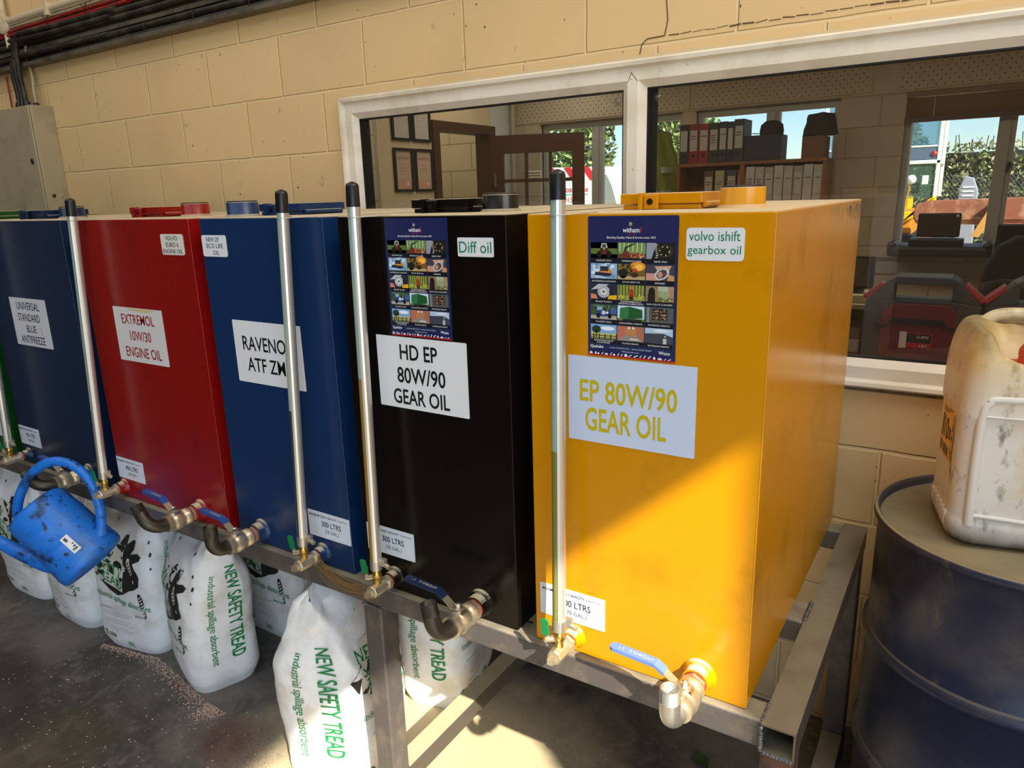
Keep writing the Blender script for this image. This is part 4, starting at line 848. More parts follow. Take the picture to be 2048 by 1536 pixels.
    mb.text('industrial spillage absorbent', -.84, .335, .80, .385, lambda u, v: front(u, v - .03 * u, .0026), 1, SGR, 0.006)
    mb.text('DIRECTIONS FOR USE', -.74, .283, -.36, .296, F(), 1, SGR, 0); mb.text('MADE IN EU', .36, .272, .68, .286, F(), 1, SGR, .01)
    for k in range(11):
        if k in (3, 7): continue
        z = .262 - k * .0125; mb.text('absorbs oil water and chemical spills on most hard floors quickly', -.66, z, .30 - .1 * (k % 3), z + .0075, F(), 1, (110, 112, 104), 0)
    mb.text('Tolsa', -.70, .088, -.30, .122, F(), 1, (20, 70, 44), .01); dense([(-.82 + .05 * cos(t), .105 + .02 * sin(t)) for t in [k * pi / 4 for k in range(8)]], F(), (20, 90, 50), 1)
    mb.text('30L', .02, .045, .26, .078, F(), 1, SGR, .01)
    # gusset: vertical lines of text reading downwards
    def vert(t, uc, ht, v1, v0, bold):
        mb.text(t, 0, 0, v1 - v0, ht, lambda a, b: gusset(uc + (b - ht / 2), v1 - a, .0024), 1, SGR, bold)
    vert('NEW SAFETY TREAD', .30, .38, .80, .20, .03); vert('industrial spillage absorbent', -.34, .26, .76, .19, 0.0)
    o = mb.build('absorbent_sack', [M_sack, INKP]); o.location = loc; o.rotation_euler = (0, 0, rz)
    return tag(o, label, 'sack', 'white sacks of absorbent granules under the stand')
make_sack('white sack leftmost under the tanks, behind the watering can', (-2.62, 0.18, 0), 0.02, seed=1, h=0.56)
make_sack('white sack behind the base of the blue watering can', (-2.22, 0.17, 0), -0.02, seed=2, h=0.55, w=0.34)
make_sack('white printed sack below the red tank, third from the left', (-1.835, 0.185, 0), 0.17, seed=3, h=0.56, w=0.32, tilt=(-0.01, 0.04))
make_sack('white sack with green lettering leaning right, granules spilt at its foot', (-1.47, 0.195, 0), radians(-20), seed=4, w=0.36, d=0.21, h=0.58, tilt=(0.07, 0.02))
make_sack('white sack in the back row, right edge and boot print showing', (-1.46, 0.52, 0), 0.0, seed=5, h=0.58)
make_sack('white sack in the back row with the splash print showing', (-1.01, 0.46, 0), -0.05, seed=6, h=0.60, d=0.2, w=0.34)
make_sack('large crumpled white sack left of the dark steel leg, sunlit lower half', (-0.755, 0.145, 0), radians(112), seed=7, side=-1, w=0.33, d=0.25, h=0.585, top=0.42, tilt=(0.0, 0.02), slump=0.10)
make_sack('white sack right of the steel leg, sunlit beside the floor runner', (-0.69, 0.56, 0), radians(106), seed=8, side=-1, w=0.34, d=0.21, h=0.60)

# spilt granules
mb = MB(); rnd = random.Random(11)
def granule(x, y, r, col):
    h = r * rnd.uniform(.6, 1.1); q = [(x + r * cos(t) * rnd.uniform(.7, 1.2), y + r * sin(t) * rnd.uniform(.7, 1.2), 0.0002) for t in (0, 1.6, 3.1, 4.7)]
    mb.add(q + [(x, y, h)], [(0, 1, 4), (1, 2, 4), (2, 3, 4), (3, 0, 4)], 0, False, col)
pal = [(196, 160, 136), (176, 140, 118), (206, 182, 158), (150, 112, 94), (224, 208, 188)]
for k in range(1500):
    f = rnd.random(); x = -1.95 + f * 0.62; y = (0.050 + 0.055 * f / .45 if f < .45 else 0.105 - (f - .45) * 0.10) - abs(rnd.gauss(0, .012 + .022 * f)); granule(x, y, rnd.uniform(.0012, .0030), rnd.choice(pal))
for k in range(700): granule(rnd.gauss(-1.27, .028), 0.045 - abs(rnd.gauss(0, .035)), rnd.uniform(.0012, .003), rnd.choice(pal))
for k in range(1100): granule(rnd.gauss(-1.08, .09), rnd.gauss(-0.04, .05), rnd.uniform(.001, .002), rnd.choice([(120, 60, 46), (96, 44, 34), (150, 90, 70)]))
for k in range(420): granule(rnd.uniform(-2.2, -0.5), rnd.uniform(-.5, .1), rnd.uniform(.001, .0032), rnd.choice([(226, 216, 200), (206, 190, 160)]))
for k in range(160): granule(rnd.uniform(-0.5, 0.2), rnd.uniform(.1, .5), rnd.uniform(.001, .003), rnd.choice([(226, 206, 160), (206, 190, 160)]))
tag(mb.build('spilt_granules', INKP), 'pinkish beige granules spilt along the feet of the sacks', 'granules', kind='stuff')
# crumpled leaf on the floor
mb = MB()
mb.grid(lambda i, j: ((i - .5) * .045 * sin(pi * (j * .92 + .04)), (j - .5) * .06, 0.003 + .012 * abs(noise.noise(Vector((i * 4, j * 4, 2)))) + .010 * abs(i - .5)), 8, 10, 0)
lf = mb.build('fallen_leaf', mat('dull_green_leaf', (58, 84, 40), 0.6)); lf.location = (0.17, 0.62, 0); lf.rotation_euler = (0, 0, 1.0)
tag(lf, 'small crumpled green leaf on the floor under the yellow tank', 'leaf')

# ------------------------------------------------------------------ blue watering can hung on a drain elbow
M_can = mat('scuffed_blue_plastic', (30, 116, 214), 0.42, bump=(30, 0.12), dirt=[((24, 44, 76), 12, 0.53, 0.66), ((20, 28, 46), 32, 0.575, 0.64), ((60, 120, 190), 5, 0.55, 0.7)])
ax = Vector((0.60, 0.30, -0.74)).normalized()                # from the mouth to the bottom
can = thing('watering_can', 'scuffed blue plastic watering can hanging from a tank outlet', 'watering can', (-1.655, -0.13, 0.60))
upv = Vector((0, 0, 1)) - ax * ax.z; upv.normalize(); sidev = ax.cross(upv)   # upv: towards the handle
def CP(a, u, s_): return ax * a + upv * u + sidev * s_
mb = MB(); prof = [(0.060, -0.118), (0.066, -0.128), (0.085, -0.128), (0.093, -0.118), (0.095, -0.100), (0.0965, -0.05), (0.0985, -0.045), (0.0985, -0.038), (0.0975, -0.034), (0.099, 0.02), (0.1015, 0.026), (0.1015, 0.034), (0.1005, 0.038), (0.103, 0.085), (0.105, 0.100), (0.103, 0.116), (0.094, 0.126), (0.080, 0.128), (0.074, 0.121), (0.0, 0.119)]
mb.lathe((0, 0, 0), ax, prof, 48, 0); mb.lathe((0, 0, 0), ax, [(0.060, -0.118), (0.060, -0.06), (0.0, -0.06)], 32, 0)
mb.build('can_body', M_can, can)
hb = MB()
hp = [CP(0.075, 0.098, 0), CP(0.055, 0.128, 0), CP(0.01, 0.170, -0.004), CP(-0.055, 0.205, -0.008), CP(-0.125, 0.205, -0.010), CP(-0.180, 0.165, -0.010), CP(-0.200, 0.10, -0.006), CP(-0.190, 0.02, 0), CP(-0.160, -0.05, 0), CP(-0.120, -0.085, 0)]
def smooth_path(P, n=6):
    out = []
    for i in range(len(P) - 1):
        p0, p1, p2, p3 = P[max(i - 1, 0)], P[i], P[i + 1], P[min(i + 2, len(P) - 1)]
        for k in range(n):
            t = k / n; out.append(0.5 * ((2 * p1) + (p2 - p0) * t + (2 * p0 - 5 * p1 + 4 * p2 - p3) * t * t + (3 * p1 - p0 - 3 * p2 + p3) * t ** 3))
    return out + [P[-1]]
hp = smooth_path(hp); nh = len(hp)
hb.tube(hp, [0.020 - 0.006 * sin(pi * min(1, i / 12)) if i < 8 else 0.0145 for i in range(nh)], 16); hb.build('handle', M_can, can)
sb = MB(); sp = smooth_path([CP(0.05, -0.085, 0.0), CP(0.02, -0.125, 0.0), CP(-0.06, -0.165, 0.0), CP(-0.17, -0.205, 0.0), CP(-0.26, -0.245, 0.0)])
sb.tube(sp, [0.040 - 0.027 * (i / (len(sp) - 1)) ** 0.7 for i in range(len(sp))], 18); sb.build('spout', M_can, can)
lb = MB()
def LPt(u, v): t = u / 0.104 + 0.75; return ax * v + (upv * cos(t) + sidev * sin(t)) * 0.1046
def strip_label(u0, v0, u1, v1, col, off=0):
    n = 6; vs = []
    for k in range(n + 1):
        u = u0 + (u1 - u0) * k / n
        for v in (v0, v1): p = LPt(u, v); r = p - ax * p.dot(ax); vs.append(p + r.normalized() * off)
    lb.add(vs, [(2 * k, 2 * k + 2, 2 * k + 3, 2 * k + 1) for k in range(n)], 0, False, col)
strip_label(0, 0.015, 0.024, 0.075, (226, 226, 220)); 
for k in range(3): strip_label(0.004, 0.045 + k * .009, 0.009 + .003 * k, 0.049 + k * .009, (40, 44, 50), .0008)
strip_label(0.010, 0.020, 0.018, 0.034, (60, 64, 70), .0008); strip_label(0.005, 0.060, 0.020, 0.068, (120, 150, 130), .0008)
lb.build('price_label', INK, can)

# ------------------------------------------------------------------ oil drum and jerrycan
M_drum = mat('dark_blue_drum_paint', (34, 40, 66), 0.36, 0.1, bump=(8, 0.10), dirt=[((84, 82, 80), 3.2, 0.48, 0.72), ((96, 88, 76), 16, 0.62, 0.74, (1, 1, .35)), ((44, 46, 62), 40, 0.5, 0.7)])
with_dust(M_drum, (150, 138, 104), 0.75, 1.0, 12)
drum = thing('oil_drum', 'dark blue steel drum with dusty top beside the stand', 'drum', (0.833, 0.676, 0))
mb = MB(); R = 0.284
pr = [(0.0, 0.004), (R - 0.01, 0.004), (R + 0.008, 0.0), (R + 0.010, 0.010), (R, 0.022), (R, 0.27), (R + 0.004, 0.274), (R + 0.011, 0.283), (R + 0.011, 0.295), (R + 0.004, 0.304), (R, 0.308), (R, 0.56), (R + 0.004, 0.564), (R + 0.011, 0.573), (R + 0.011, 0.585), (R + 0.004, 0.594), (R, 0.598), (R - 0.0005, 0.70), (R, 0.855), (R + 0.007, 0.862), (R + 0.0105, 0.870), (R + 0.009, 0.880), (R + 0.003, 0.882), (R - 0.002, 0.876), (R - 0.004, 0.862), (R - 0.05, 0.861), (0, 0.862)]
mb.lathe((0, 0, 0), (0, 0, 1), pr, 96); mb.build('drum_body', M_drum, drum)
bx, by = 0.045, -0.215
MB().lathe((bx, by, 0.861), (0, 0, 1), [(0.044, 0), (0.044, 0.006), (0.039, 0.008), (0.037, 0.004), (0.033, 0.004), (0.033, 0.010), (0.029, 0.012), (0.027, 0.008), (0, 0.008)], 32).build('bung', mat('worn_steel_bung', (130, 122, 104), 0.3, 0.9), drum)
MB().box(bx - 0.024, by - 0.005, 0.868, bx + 0.024, by + 0.005, 0.876).build('bung_bar', M_zinc, drum, bevel=0.002)

def jerry_mat():
    m = mat('grubby_white_polythene', (222, 218, 208), 0.42, 0, 0.4, bump=(10, 0.10), dirt=[((206, 178, 120), 5, 0.52, 0.74), ((52, 50, 46), 13, 0.61, 0.69, (1, 1, .6)), ((140, 136, 126), 36, 0.57, 0.70, (1, 1, .5))])
    n = m.node_tree.nodes; L = m.node_tree.links; b = n['Principled BSDF']; tc = n.new('ShaderNodeTexCoord'); sp = n.new('ShaderNodeSeparateXYZ'); L.new(tc.outputs['Object'], sp.inputs[0])
    def band(lo, hi, col, amt, sc=9, wob=.08):
        t = n.new('ShaderNodeTexNoise'); t.inputs['Scale'].default_value = sc; t.inputs['Detail'].default_value = 7; L.new(tc.outputs['Object'], t.inputs['Vector'])
        a = n.new('ShaderNodeMath'); a.operation = 'MULTIPLY_ADD'; a.inputs[1].default_value = wob; L.new(t.outputs['Fac'], a.inputs[0]); L.new(sp.outputs['Z'], a.inputs[2])
        r = n.new('ShaderNodeMapRange'); r.inputs[1].default_value = lo + wob / 2; r.inputs[2].default_value = hi + wob / 2; r.inputs[4].default_value = amt; L.new(a.outputs[0], r.inputs[0])
        mx = n.new('ShaderNodeMix'); mx.data_type = 'RGBA'; mx.inputs[7].default_value = srgb(*col); L.new(r.outputs[0], mx.inputs[0]); L.new(b.inputs['Base Color'].links[0].from_socket, mx.inputs[6]); L.new(mx.outputs[2], b.inputs['Base Color'])
    band(0.27, 0.44, (204, 172, 100), 0.9); band(0.40, 0.46, (112, 94, 54), 0.75, 20, .09); band(0.060, 0.0, (50, 48, 46), 0.9, 16, .06)
    return m
can2 = thing('jerrycan', 'grubby white plastic jerrycan with red cap on the dark blue drum', 'jerrycan', (0.690, 0.522, 0.864), radians(12))
JW, JD, JH = 0.30, 0.25, 0.455
def jz(x, y):
    """height of the moulded top over the plan: tall left and rear shoulders, pocket at the front right for the neck"""
    fx = max(0, min(1, (x - 0.035) / 0.045)); fy = max(0, min(1, (0.155 - y) / 0.05)); s1 = fx * fx * (3 - 2 * fx); s2 = fy * fy * (3 - 2 * fy)
    hx = max(0, min(1, (x - 0.06) / 0.03)) * max(0, min(1, (0.27 - x) / 0.03)); hy = max(0, min(1, (y - 0.15) / 0.02)) * max(0, min(1, (0.225 - y) / 0.02))
    return JH - 0.100 * s1 * s2 - 0.05 * hx * hy * 0.5
mb = MB()
def jring(v):
    # rounded rectangle plan with a waist; returns ring points
    pts = []; z = v * 0.34; ins = 0.010 * (1 - min(1, v / .07)) ** 2 * 2.0 + 0.004 * (1 if 0.16 < v < 0.80 else 0)
    for (px, py) in rrect(ins, ins, JW - ins, JD - ins, 0.045, 8): pts.append((px, py, z))
    return pts
vs_ = [0, .02, .05, .09, .15, .165, .20, .5, .79, .815, .83, .90, .96, 1.0]; rings = [jring(v) for v in vs_]; nr = len(rings[0])
# shoulder rings and top
for f in (0.25, 0.5, 0.75, 1.0):
    r_ = []
    for (px, py) in rrect(0, 0, JW, JD, 0.045, 8):
        q = sin(f * pi / 2); ins = 0.035 * (1 - cos(f * pi / 2)); cx_, cy_ = JW / 2, JD / 2; L = Vector((cx_ - px, cy_ - py, 0)); L = L.normalized() if L.length else L
        x, y = px + L.x * ins, py + L.y * ins; zt = jz(x, y); r_.append((x, y, 0.34 + (zt - 0.34) * q))
    rings.append(r_)
for f in (.15, .3, .45, .6, .75, .9):
    last = rings[len(vs_) + 3]; rings.append([(p[0] + (JW / 2 - p[0]) * f, p[1] + (JD / 2 - p[1]) * f, jz(p[0] + (JW / 2 - p[0]) * f, p[1] + (JD / 2 - p[1]) * f)) for p in last])
allv = [p for r_ in rings for p in r_]; fs = [(k * nr + i, k * nr + (i + 1) % nr, (k + 1) * nr + (i + 1) % nr, (k + 1) * nr + i) for k in range(len(rings) - 1) for i in range(nr)]
mb.add(allv, fs, 0, True); mb.add(rings[-1], [tuple(range(nr))], 0, True); mb.add(rings[0], [tuple(reversed(range(nr)))], 0)
mb.build('can_body', jerry_mat(), can2, sub=1)
# moulded ribs on the front and the handle over the rear of the top
rb = MB()
rb.tube(smooth_path([Vector((0.036, 0.006, 0.05)), Vector((0.034, 0.006, 0.2)), Vector((0.036, 0.006, 0.285)), Vector((0.044, 0.006, 0.310)), Vector((0.07, 0.006, 0.320)), Vector((0.27, 0.006, 0.316))]), 0.0095, 12)
rb.tube([(0.04, 0.0035, 0.072), (0.27, 0.0035, 0.060)], 0.005, 8); rb.tube([(0.04, -0.0015, 0.285), (0.27, -0.0015, 0.280)], 0.0022, 8)
for k in range(6): rb.tube([(0.006, 0.05 + k * .026, 0.03), (0.0045, 0.05 + k * .026, 0.06)], 0.0075, 10)
rb.build('moulded_ribs', mat('grubby_white_rib', (220, 216, 206), 0.45, dirt=((150, 140, 116), 12, 0.55, 0.75)), can2)
hb = MB(); hb.tube(smooth_path([Vector((0.055, 0.188, JH - 0.015)), Vector((0.085, 0.188, JH + 0.004)), Vector((0.16, 0.188, JH + 0.006)), Vector((0.235, 0.188, JH + 0.004)), Vector((0.27, 0.188, JH - 0.02))]), 0.014, 12)
hb.build('handle', mat('stained_polythene_handle', (206, 190, 150), 0.45, dirt=((110, 94, 60), 14, 0.5, 0.7)), can2)
M_redcap = mat('red_plastic_cap', (196, 30, 22), 0.35)
nk = MB(); nk.lathe((0.100, 0.064, 0.345), (0.05, -0.12, 1), [(0.030, 0), (0.030, 0.012), (0.026, 0.014)], 24, 0); neck = nk.build('neck', mat('polythene_neck', (220, 214, 204), 0.4), can2)
cb = MB(); cb.lathe((0.1005, 0.0628, 0.355), (0.05, -0.12, 1), [(0.0345, 0), (0.036, 0.002), (0.036, 0.022), (0.033, 0.026), (0.020, 0.027), (0.020, 0.031), (0, 0.031)], 12, 0, False); cap = cb.build('screw_cap', M_redcap, neck)
tp = MB(); tp.tube([(0.103, 0.056, 0.383), (0.104, 0.053, 0.412)], 0.011, 14); tp.tube([(0.104, 0.053, 0.402), (0.104, 0.053, 0.410), (0.108, 0.036, 0.426), (0.116, 0.004, 0.428)], 0.013, 14); tp.build('pour_tap', mat('orange_plastic_tap', (204, 74, 40), 0.4), can2)
# handling label on the left flank
lb = MB(); O = (236, 186, 98)
LQ = lambda off=0.0: (lambda u, v: (0.0022 - off, 0.182 - u, v))
lb.rect(0, 0.155, 0.115, 0.272, LQ(), 0, O)
lb.text('10', .028, .192, .066, .242, LQ(.0006), 0, (24, 22, 20), 0.015); lb.text('20', .068, .200, .092, .226, LQ(.0006), 0, (24, 22, 20), 0.015)
lb.text('1', .010, .192, .018, .242, LQ(.0006), 0, (24, 22, 20), 0.015)
rnd = random.Random(4)
for k in range(24): z = .162 + k * .0042; lb.rect(.098, z, .110, z + rnd.choice((.0010, .0018, .0028)), LQ(.0006), 0, (30, 26, 22))
for k in range(14): x = .008 + k * .0055; lb.rect(x, .160, x + rnd.choice((.0012, .0024, .0034)), .182, LQ(.0006), 0, (80, 74, 56))
for k, (a, b) in enumerate(((.01, .05), (.01, .07), (.055, .09))): lb.rect(a, .250 + k * .006, b, .2525 + k * .006, LQ(.0006), 0, (60, 50, 36))
lb.build('hazard_label', INKP, can2)

# ------------------------------------------------------------------ electrical cabinet, cable tray, conduit
M_cab = mat('grey_enamel', (172, 158, 126), 0.45, dirt=[((96, 84, 62), 46, 0.665, 0.70), ((146, 134, 110), 6, 0.5, 0.75)])
cab = thing('electrical_cabinet', 'grey metal electrical cabinet on the wall above the left tanks', 'electrical cabinet', (-3.475, WY, 1.55))
mb = MB(); mb.box(-0.60, -0.112, 0, 0, 0, 0.565); mb.build('cabinet_body', M_cab, cab, bevel=0.004)
mb = MB(); mb.box(-0.60, -0.122, 0.004, -0.006, -0.1125, 0.561); dd = mb.build('door', M_cab, cab, bevel=0.004)
mb = MB(); mb.lathe((-0.055, -0.1225, 0.29), (0, -1, 0), [(0.014, 0), (0.014, 0.004), (0.010, 0.005), (0.010, 0.002), (0, 0.002)], 16); mb.box(-0.057, -0.128, 0.28, -0.053, -0.124, 0.30); mb.build('lock', M_steelb, dd)
MB().lathe((0.0002, -0.075, 0.115), (1, 0, 0), [(0.010, 0), (0.010, 0.002), (0.0, 0.002)], 14).build('knockout', M_steelb, cab)
MB().lathe((0.0002, -0.035, 0.112), (1, 0, 0), [(0.010, 0), (0.010, 0.002), (0.0, 0.002)], 14).build('knockout', M_cab, cab)
for x in (-0.215, -0.175, -0.135): MB().lathe((x, -0.06, 0.565), (0, 0, 1), [(0.0195, 0), (0.0195, 0.012), (0.017, 0.022), (0.016, 0.03)], 14).build('cable_gland', M_rubber, cab)
MB().lathe((-0.06, -0.05, 0.565), (0, 0, 1), [(0.014, 0), (0.014, 0.014), (0.009, 0.018)], 12).build('cable_gland', M_rubber, cab)
M_cable = mat('dusty_black_cable', (34, 30, 24), 0.5, dirt=((86, 76, 58), 12, 0.5, 0.75))
M_cabler = mat('red_cable', (150, 22, 18), 0.45, dirt=((90, 40, 30), 12, 0.5, 0.75))
M_cableg = mat('grey_flex', (168, 154, 126), 0.55)
M_tray = mat('galvanised_tray', (120, 112, 96), 0.5, 0.5, dirt=((74, 66, 50), 10, 0.45, 0.7))
def traj(z0, y, x0=-6.0, x1=0.1, wob=0.004, seed=0):
    n = 40; return [(x0 + (x1 - x0) * k / n, y + wob * .5 * noise.noise(Vector((k * .6, seed, 3))), z0 + wob * noise.noise(Vector((k * .5, seed, 0)))) for k in range(n + 1)]
tray = thing('cable_tray', 'galvanised cable tray along the top of the wall', 'cable tray', (0, 0, 0))
mb = MB(); mb.box(-6.0, WY - 0.012, 2.335, 0.1, WY - 0.004, 2.50); mb.box(-6.0, WY - 0.055, 2.312, 0.1, WY - 0.004, 2.318); mb.box(-6.0, WY - 0.057, 2.312, 0.1, WY - 0.054, 2.330); mb.box(-6.0, WY - 0.03, 2.385, 0.1, WY - 0.012, 2.402); mb.build('tray_channel', M_tray, tray)
mb = MB()
for k in range(46): x = -5.9 + k * 0.13; mb.box(x, WY - 0.0125, 2.44, x + 0.03, WY - 0.0118, 2.447)
tag(mb.build('tray_slots', M_gasket, tray), kind='stuff')
for k, (z, y, r, m, nm) in enumerate(((2.335, WY - 0.030, 0.013, M_cable, 'black_cable'), (2.362, WY - 0.034, 0.014, M_cable, 'black_cable'), (2.425, WY - 0.032, 0.013, M_cable, 'black_cable'), (2.452, WY - 0.030, 0.013, M_cable, 'black_cable'), (2.478, WY - 0.034, 0.008, M_cabler, 'red_cable'), (2.496, WY - 0.034, 0.007, M_cabler, 'red_cable'), (2.512, WY - 0.034, 0.005, M_cableg, 'grey_cable'), (2.526, WY - 0.034, 0.005, M_cableg, 'grey_cable'))):
    x0 = -6.0
    o = MB().tube(traj(z, y, seed=k, wob=0.003 if k < 4 else 0.005), r, 10).build(nm, m)
    tag(o, ['thick black cable lowest in the wall tray', 'thick black cable second from the bottom of the wall tray', 'thick black cable above the gap in the wall tray', 'topmost thick black cable in the wall tray', 'lower of the two thin red cables along the tray top', 'upper of the two thin red cables along the tray top', 'lower thin grey flex tied above the red cables', 'upper thin grey flex tied above the red cables'][k], 'cable', 'cables along the tray')
for k, x in enumerate((-3.30, -2.95, -2.60, -2.25, -1.9, -1.55, -1.2)):
    mb = MB(); mb.tube([(x, WY - 0.012, 2.473), (x, WY - 0.046, 2.476), (x + .004, WY - 0.046, 2.50), (x + .006, WY - 0.036, 2.528), (x + .004, WY - 0.014, 2.528)], 0.0022, 6); mb.tube([(x, WY - 0.044, 2.50), (x - .012, WY - 0.06, 2.512)], 0.0018, 6); mb.build('cable_tie', M_rubber, tray); mb = MB(); mb.tube([(x + .1, WY - 0.012, 2.322), (x + .1, WY - 0.050, 2.326), (x + .1, WY - 0.050, 2.372), (x + .1, WY - 0.012, 2.378)], 0.0022, 6)
    mb.build('cable_tie', M_rubber, tray)
DROP = [(-0.215, 2.36, -3.60, M_cable, 'leftmost black cable dropping into the cabinet'), (-0.175, 2.43, -3.52, M_cable, 'middle black cable dropping into the cabinet'), (-0.135, 2.455, -3.42, M_cable, 'black cable third from left dropping into the cabinet'), (-0.06, 2.34, -3.36, M_cableg, 'thin grey cable curving into the cabinet top right')]
for k, (gx, z, xt, m, lab) in enumerate(DROP):
    gxx = -3.475 + gx; gy = WY - (0.05 if k == 3 else 0.058 + 0.003 * k)
    if k == 3: P = [Vector((gxx, gy, 2.13)), Vector((gxx, gy, 2.19)), Vector((gxx - 0.03, WY - 0.03, 2.27)), Vector((gxx - 0.05, WY - 0.03, 2.36)), Vector((gxx - 0.04, WY - .025, 2.45))]
    else: P = [Vector((gxx, gy, 2.13)), Vector((gxx, gy, 2.20)), Vector((gxx + 0.01, gy - .01, 2.28)), Vector((gxx + 0.05, gy - .012, z - 0.015)), Vector((gxx + 0.16, gy - .008, z)), Vector((gxx + 0.42, WY - .048, z + .003)), Vector((gxx + 0.9, WY - .045, z + .003))]
    tag(MB().tube(smooth_path(P), 0.0125 if k < 3 else 0.007, 12).build('black_cable' if k < 3 else 'grey_cable', m), lab, 'cable', 'cables dropping into the cabinet')
mb = MB(); mb.tube([(-3.86, WY - .02, 2.05), (-3.86, WY - .02, 2.30)], 0.005, 8)
tag(mb.build('red_cable', M_cabler), 'short red cable hanging at the left of the cabinet', 'cable')
M_cond = mat('cream_painted_conduit', (214, 196, 164), 0.45, dirt=((150, 130, 96), 8, 0.55, 0.75))
cd = thing('conduit', 'cream painted conduit with junction box above the cable tray', 'conduit', (0, -0.002, 0))
MB().tube([(-3.70, WY - 0.03, 2.545), (0.1, WY - 0.03, 2.545)], 0.016, 14).build('pipe', M_cond, cd)
mb = MB(); mb.lathe((-3.74, WY, 2.53), (0, -1, 0), [(0.045, 0), (0.045, 0.05), (0.040, 0.054), (0, 0.054)], 20); mb.build('junction_box', M_cond, cd)
MB().tube([(-3.74, WY - 0.03, 2.56), (-3.76, WY - 0.03, 2.9)], 0.016, 12).build('pipe', M_cond, cd)
MB().tube([(-3.74, WY - 0.03, 2.50), (-3.735, WY - 0.03, 2.42)], 0.014, 12).build('pipe', M_cond, cd)
MB().box(-3.30, WY - 0.05, 2.512, -3.27, WY, 2.572).build('saddle', M_cond, cd, bevel=0.003)

# ------------------------------------------------------------------ things in the office
M_wood = mat('warm_shelf_timber', (150, 92, 44), 0.5, var=(12, 0.15))
M_blackpl = mat('black_plastic', (26, 24, 24), 0.4)
M_darkcase = mat('charcoal_plastic_case', (52, 50, 48), 0.5)
M_redcase = mat('dark_red_plastic_panel', (110, 22, 24), 0.42)
M_latch = mat('red_latch', (176, 24, 34), 0.35)
M_paper = mat('paper_white', (226, 220, 206), 0.7)
sh = thing('shelf_unit', 'brown timber shelf unit with files in front of the office window', 'shelf unit', (-1.44, 4.72, 0))
def SB(n, x0, z0, x1, z1, y0=0.0, y1=0.30): MB().box(x0, y0, z0, x1, y1, z1).build(n, M_wood, sh, bevel=0.002)
SB('top_board', 0, 1.775, 1.12, 1.80); SB('side_panel', 0, 0, 0.022, 1.775); SB('side_panel', 1.098, 0, 1.12, 1.775); SB('divider', 0.50, 1.45, 0.535, 1.775); SB('shelf_board', 0.022, 1.44, 1.098, 1.46); SB('back_panel', 0.022, 1.46, 1.098, 1.775, 0.29, 0.30)
def lever_file(x, w, z, h, col, y, label, spine=(200, 190, 176), group='lever arch files on top of the shelf', marks=0, ring=True, dz=0.22, tilt=0):
    t = thing('lever_arch_file', label, 'file', (x, y, z), 0, group)
    mb = MB(); mb.box(0, 0, 0, w, dz, h, 0, col); mb.build('spine', INKP, t, bevel=0.0015)
    q = MB(); q.rect(w * .12, h * .32, w * .88, h * .84, lambda u, v: (u, -0.001, v), 0, spine)
    for k in range(marks): q.rect(w * .22, h * (.68 - k * .06), w * (.78 - .1 * (k % 2)), h * (.70 - k * .06), lambda u, v: (u, -0.0016, v), 0, (50, 44, 44))
    q.build('spine_label', INKP, t)
    if ring: r = MB(); r.lathe((w / 2, -0.0015, h * .20), (0, -1, 0), [(0.013, 0), (0.013, 0.001), (0.009, 0.001)], 14, caps=False); r.lathe((w / 2, -0.0005, h * .20), (0, -1, 0), [(0.009, 0), (0, 0.0002)], 14); r.build('finger_ring', M_blackpl, t)
    return t
fl = [(-1.436, .074, (44, 50, 62), 'slate blue lever arch file at the left end of the shelf top', 0, .300), (-1.357, .076, (150, 34, 34), 'red lever arch file next to the slate blue one', 2, .300), (-1.277, .078, (156, 38, 36), 'red lever arch file beside the green banded one', 1, .296), (-1.196, .074, (48, 56, 40), 'green lever arch file with bold black bars on its spine', 4, .296), (-1.118, .062, (44, 46, 66), 'navy lever arch file with a tall pale spine label', 1, .302), (-1.053, .048, (44, 44, 66), 'slim navy file with a short spine label', 0, .298), (-1.003, .076, (52, 60, 50), 'dark green lever arch file at the right end of the row', 2, .312)]
for x, w, c, lab, mk, h in fl: lever_file(x, w, 1.80, h, c, 4.74, lab, marks=mk)
b = MB(); b.box(0, 0, 0, 0.275, 0.20, 0.185); bxo = b.build('storage_box', mat('navy_storage_box', (46, 46, 66), 0.6), bevel=0.004); bxo.location = (-0.925, 4.75, 1.80); tag(bxo, 'navy storage box beside the files on the shelf top', 'box')
hat = thing('cap', 'dark peaked cap lying on the navy box', 'cap', (-0.745, 4.84, 1.985))
MB().lathe((0, 0, 0), (0, 0, 1), [(0.085, 0), (0.088, 0.03), (0.080, 0.075), (0.05, 0.10), (0.0, 0.108)], 20).build('crown', mat('dark_cloth', (40, 32, 28), 0.9, bump=(30, .3)), hat)
MB().grid(lambda i, j: (-0.07 - 0.085 * j * sin(pi * (0.15 + .7 * i)), -0.075 + .15 * i, 0.012 + .006 * j), 10, 5, 0).build('peak', bpy.data.materials['dark_cloth'], hat)
bb = MB(); bb.grid(lambda i, j: (0.125 * cos(2 * pi * i) * (1 - .25 * j) * (1 + .1 * noise.noise(Vector((i * 9, j * 4, 1)))), 0.10 * sin(2 * pi * i) * (1 - .2 * j), 0.16 + .15 * j + .015 * noise.noise(Vector((i * 7, j, 5)))), 24, 6, 0, True, True)
bb.grid(lambda i, j: (0.094 * cos(2 * pi * i) * (1 - j), 0.08 * sin(2 * pi * i) * (1 - j), 0.31 + .012 * j), 24, 3, 0, True, True)
ob = bb.build('bag', mat('black_fabric', (28, 26, 24), 0.8, bump=(40, .3))); ob.location = (-0.40, 4.86, 1.80); tag(ob, 'black fabric bag on the brown box on the shelf', 'bag')
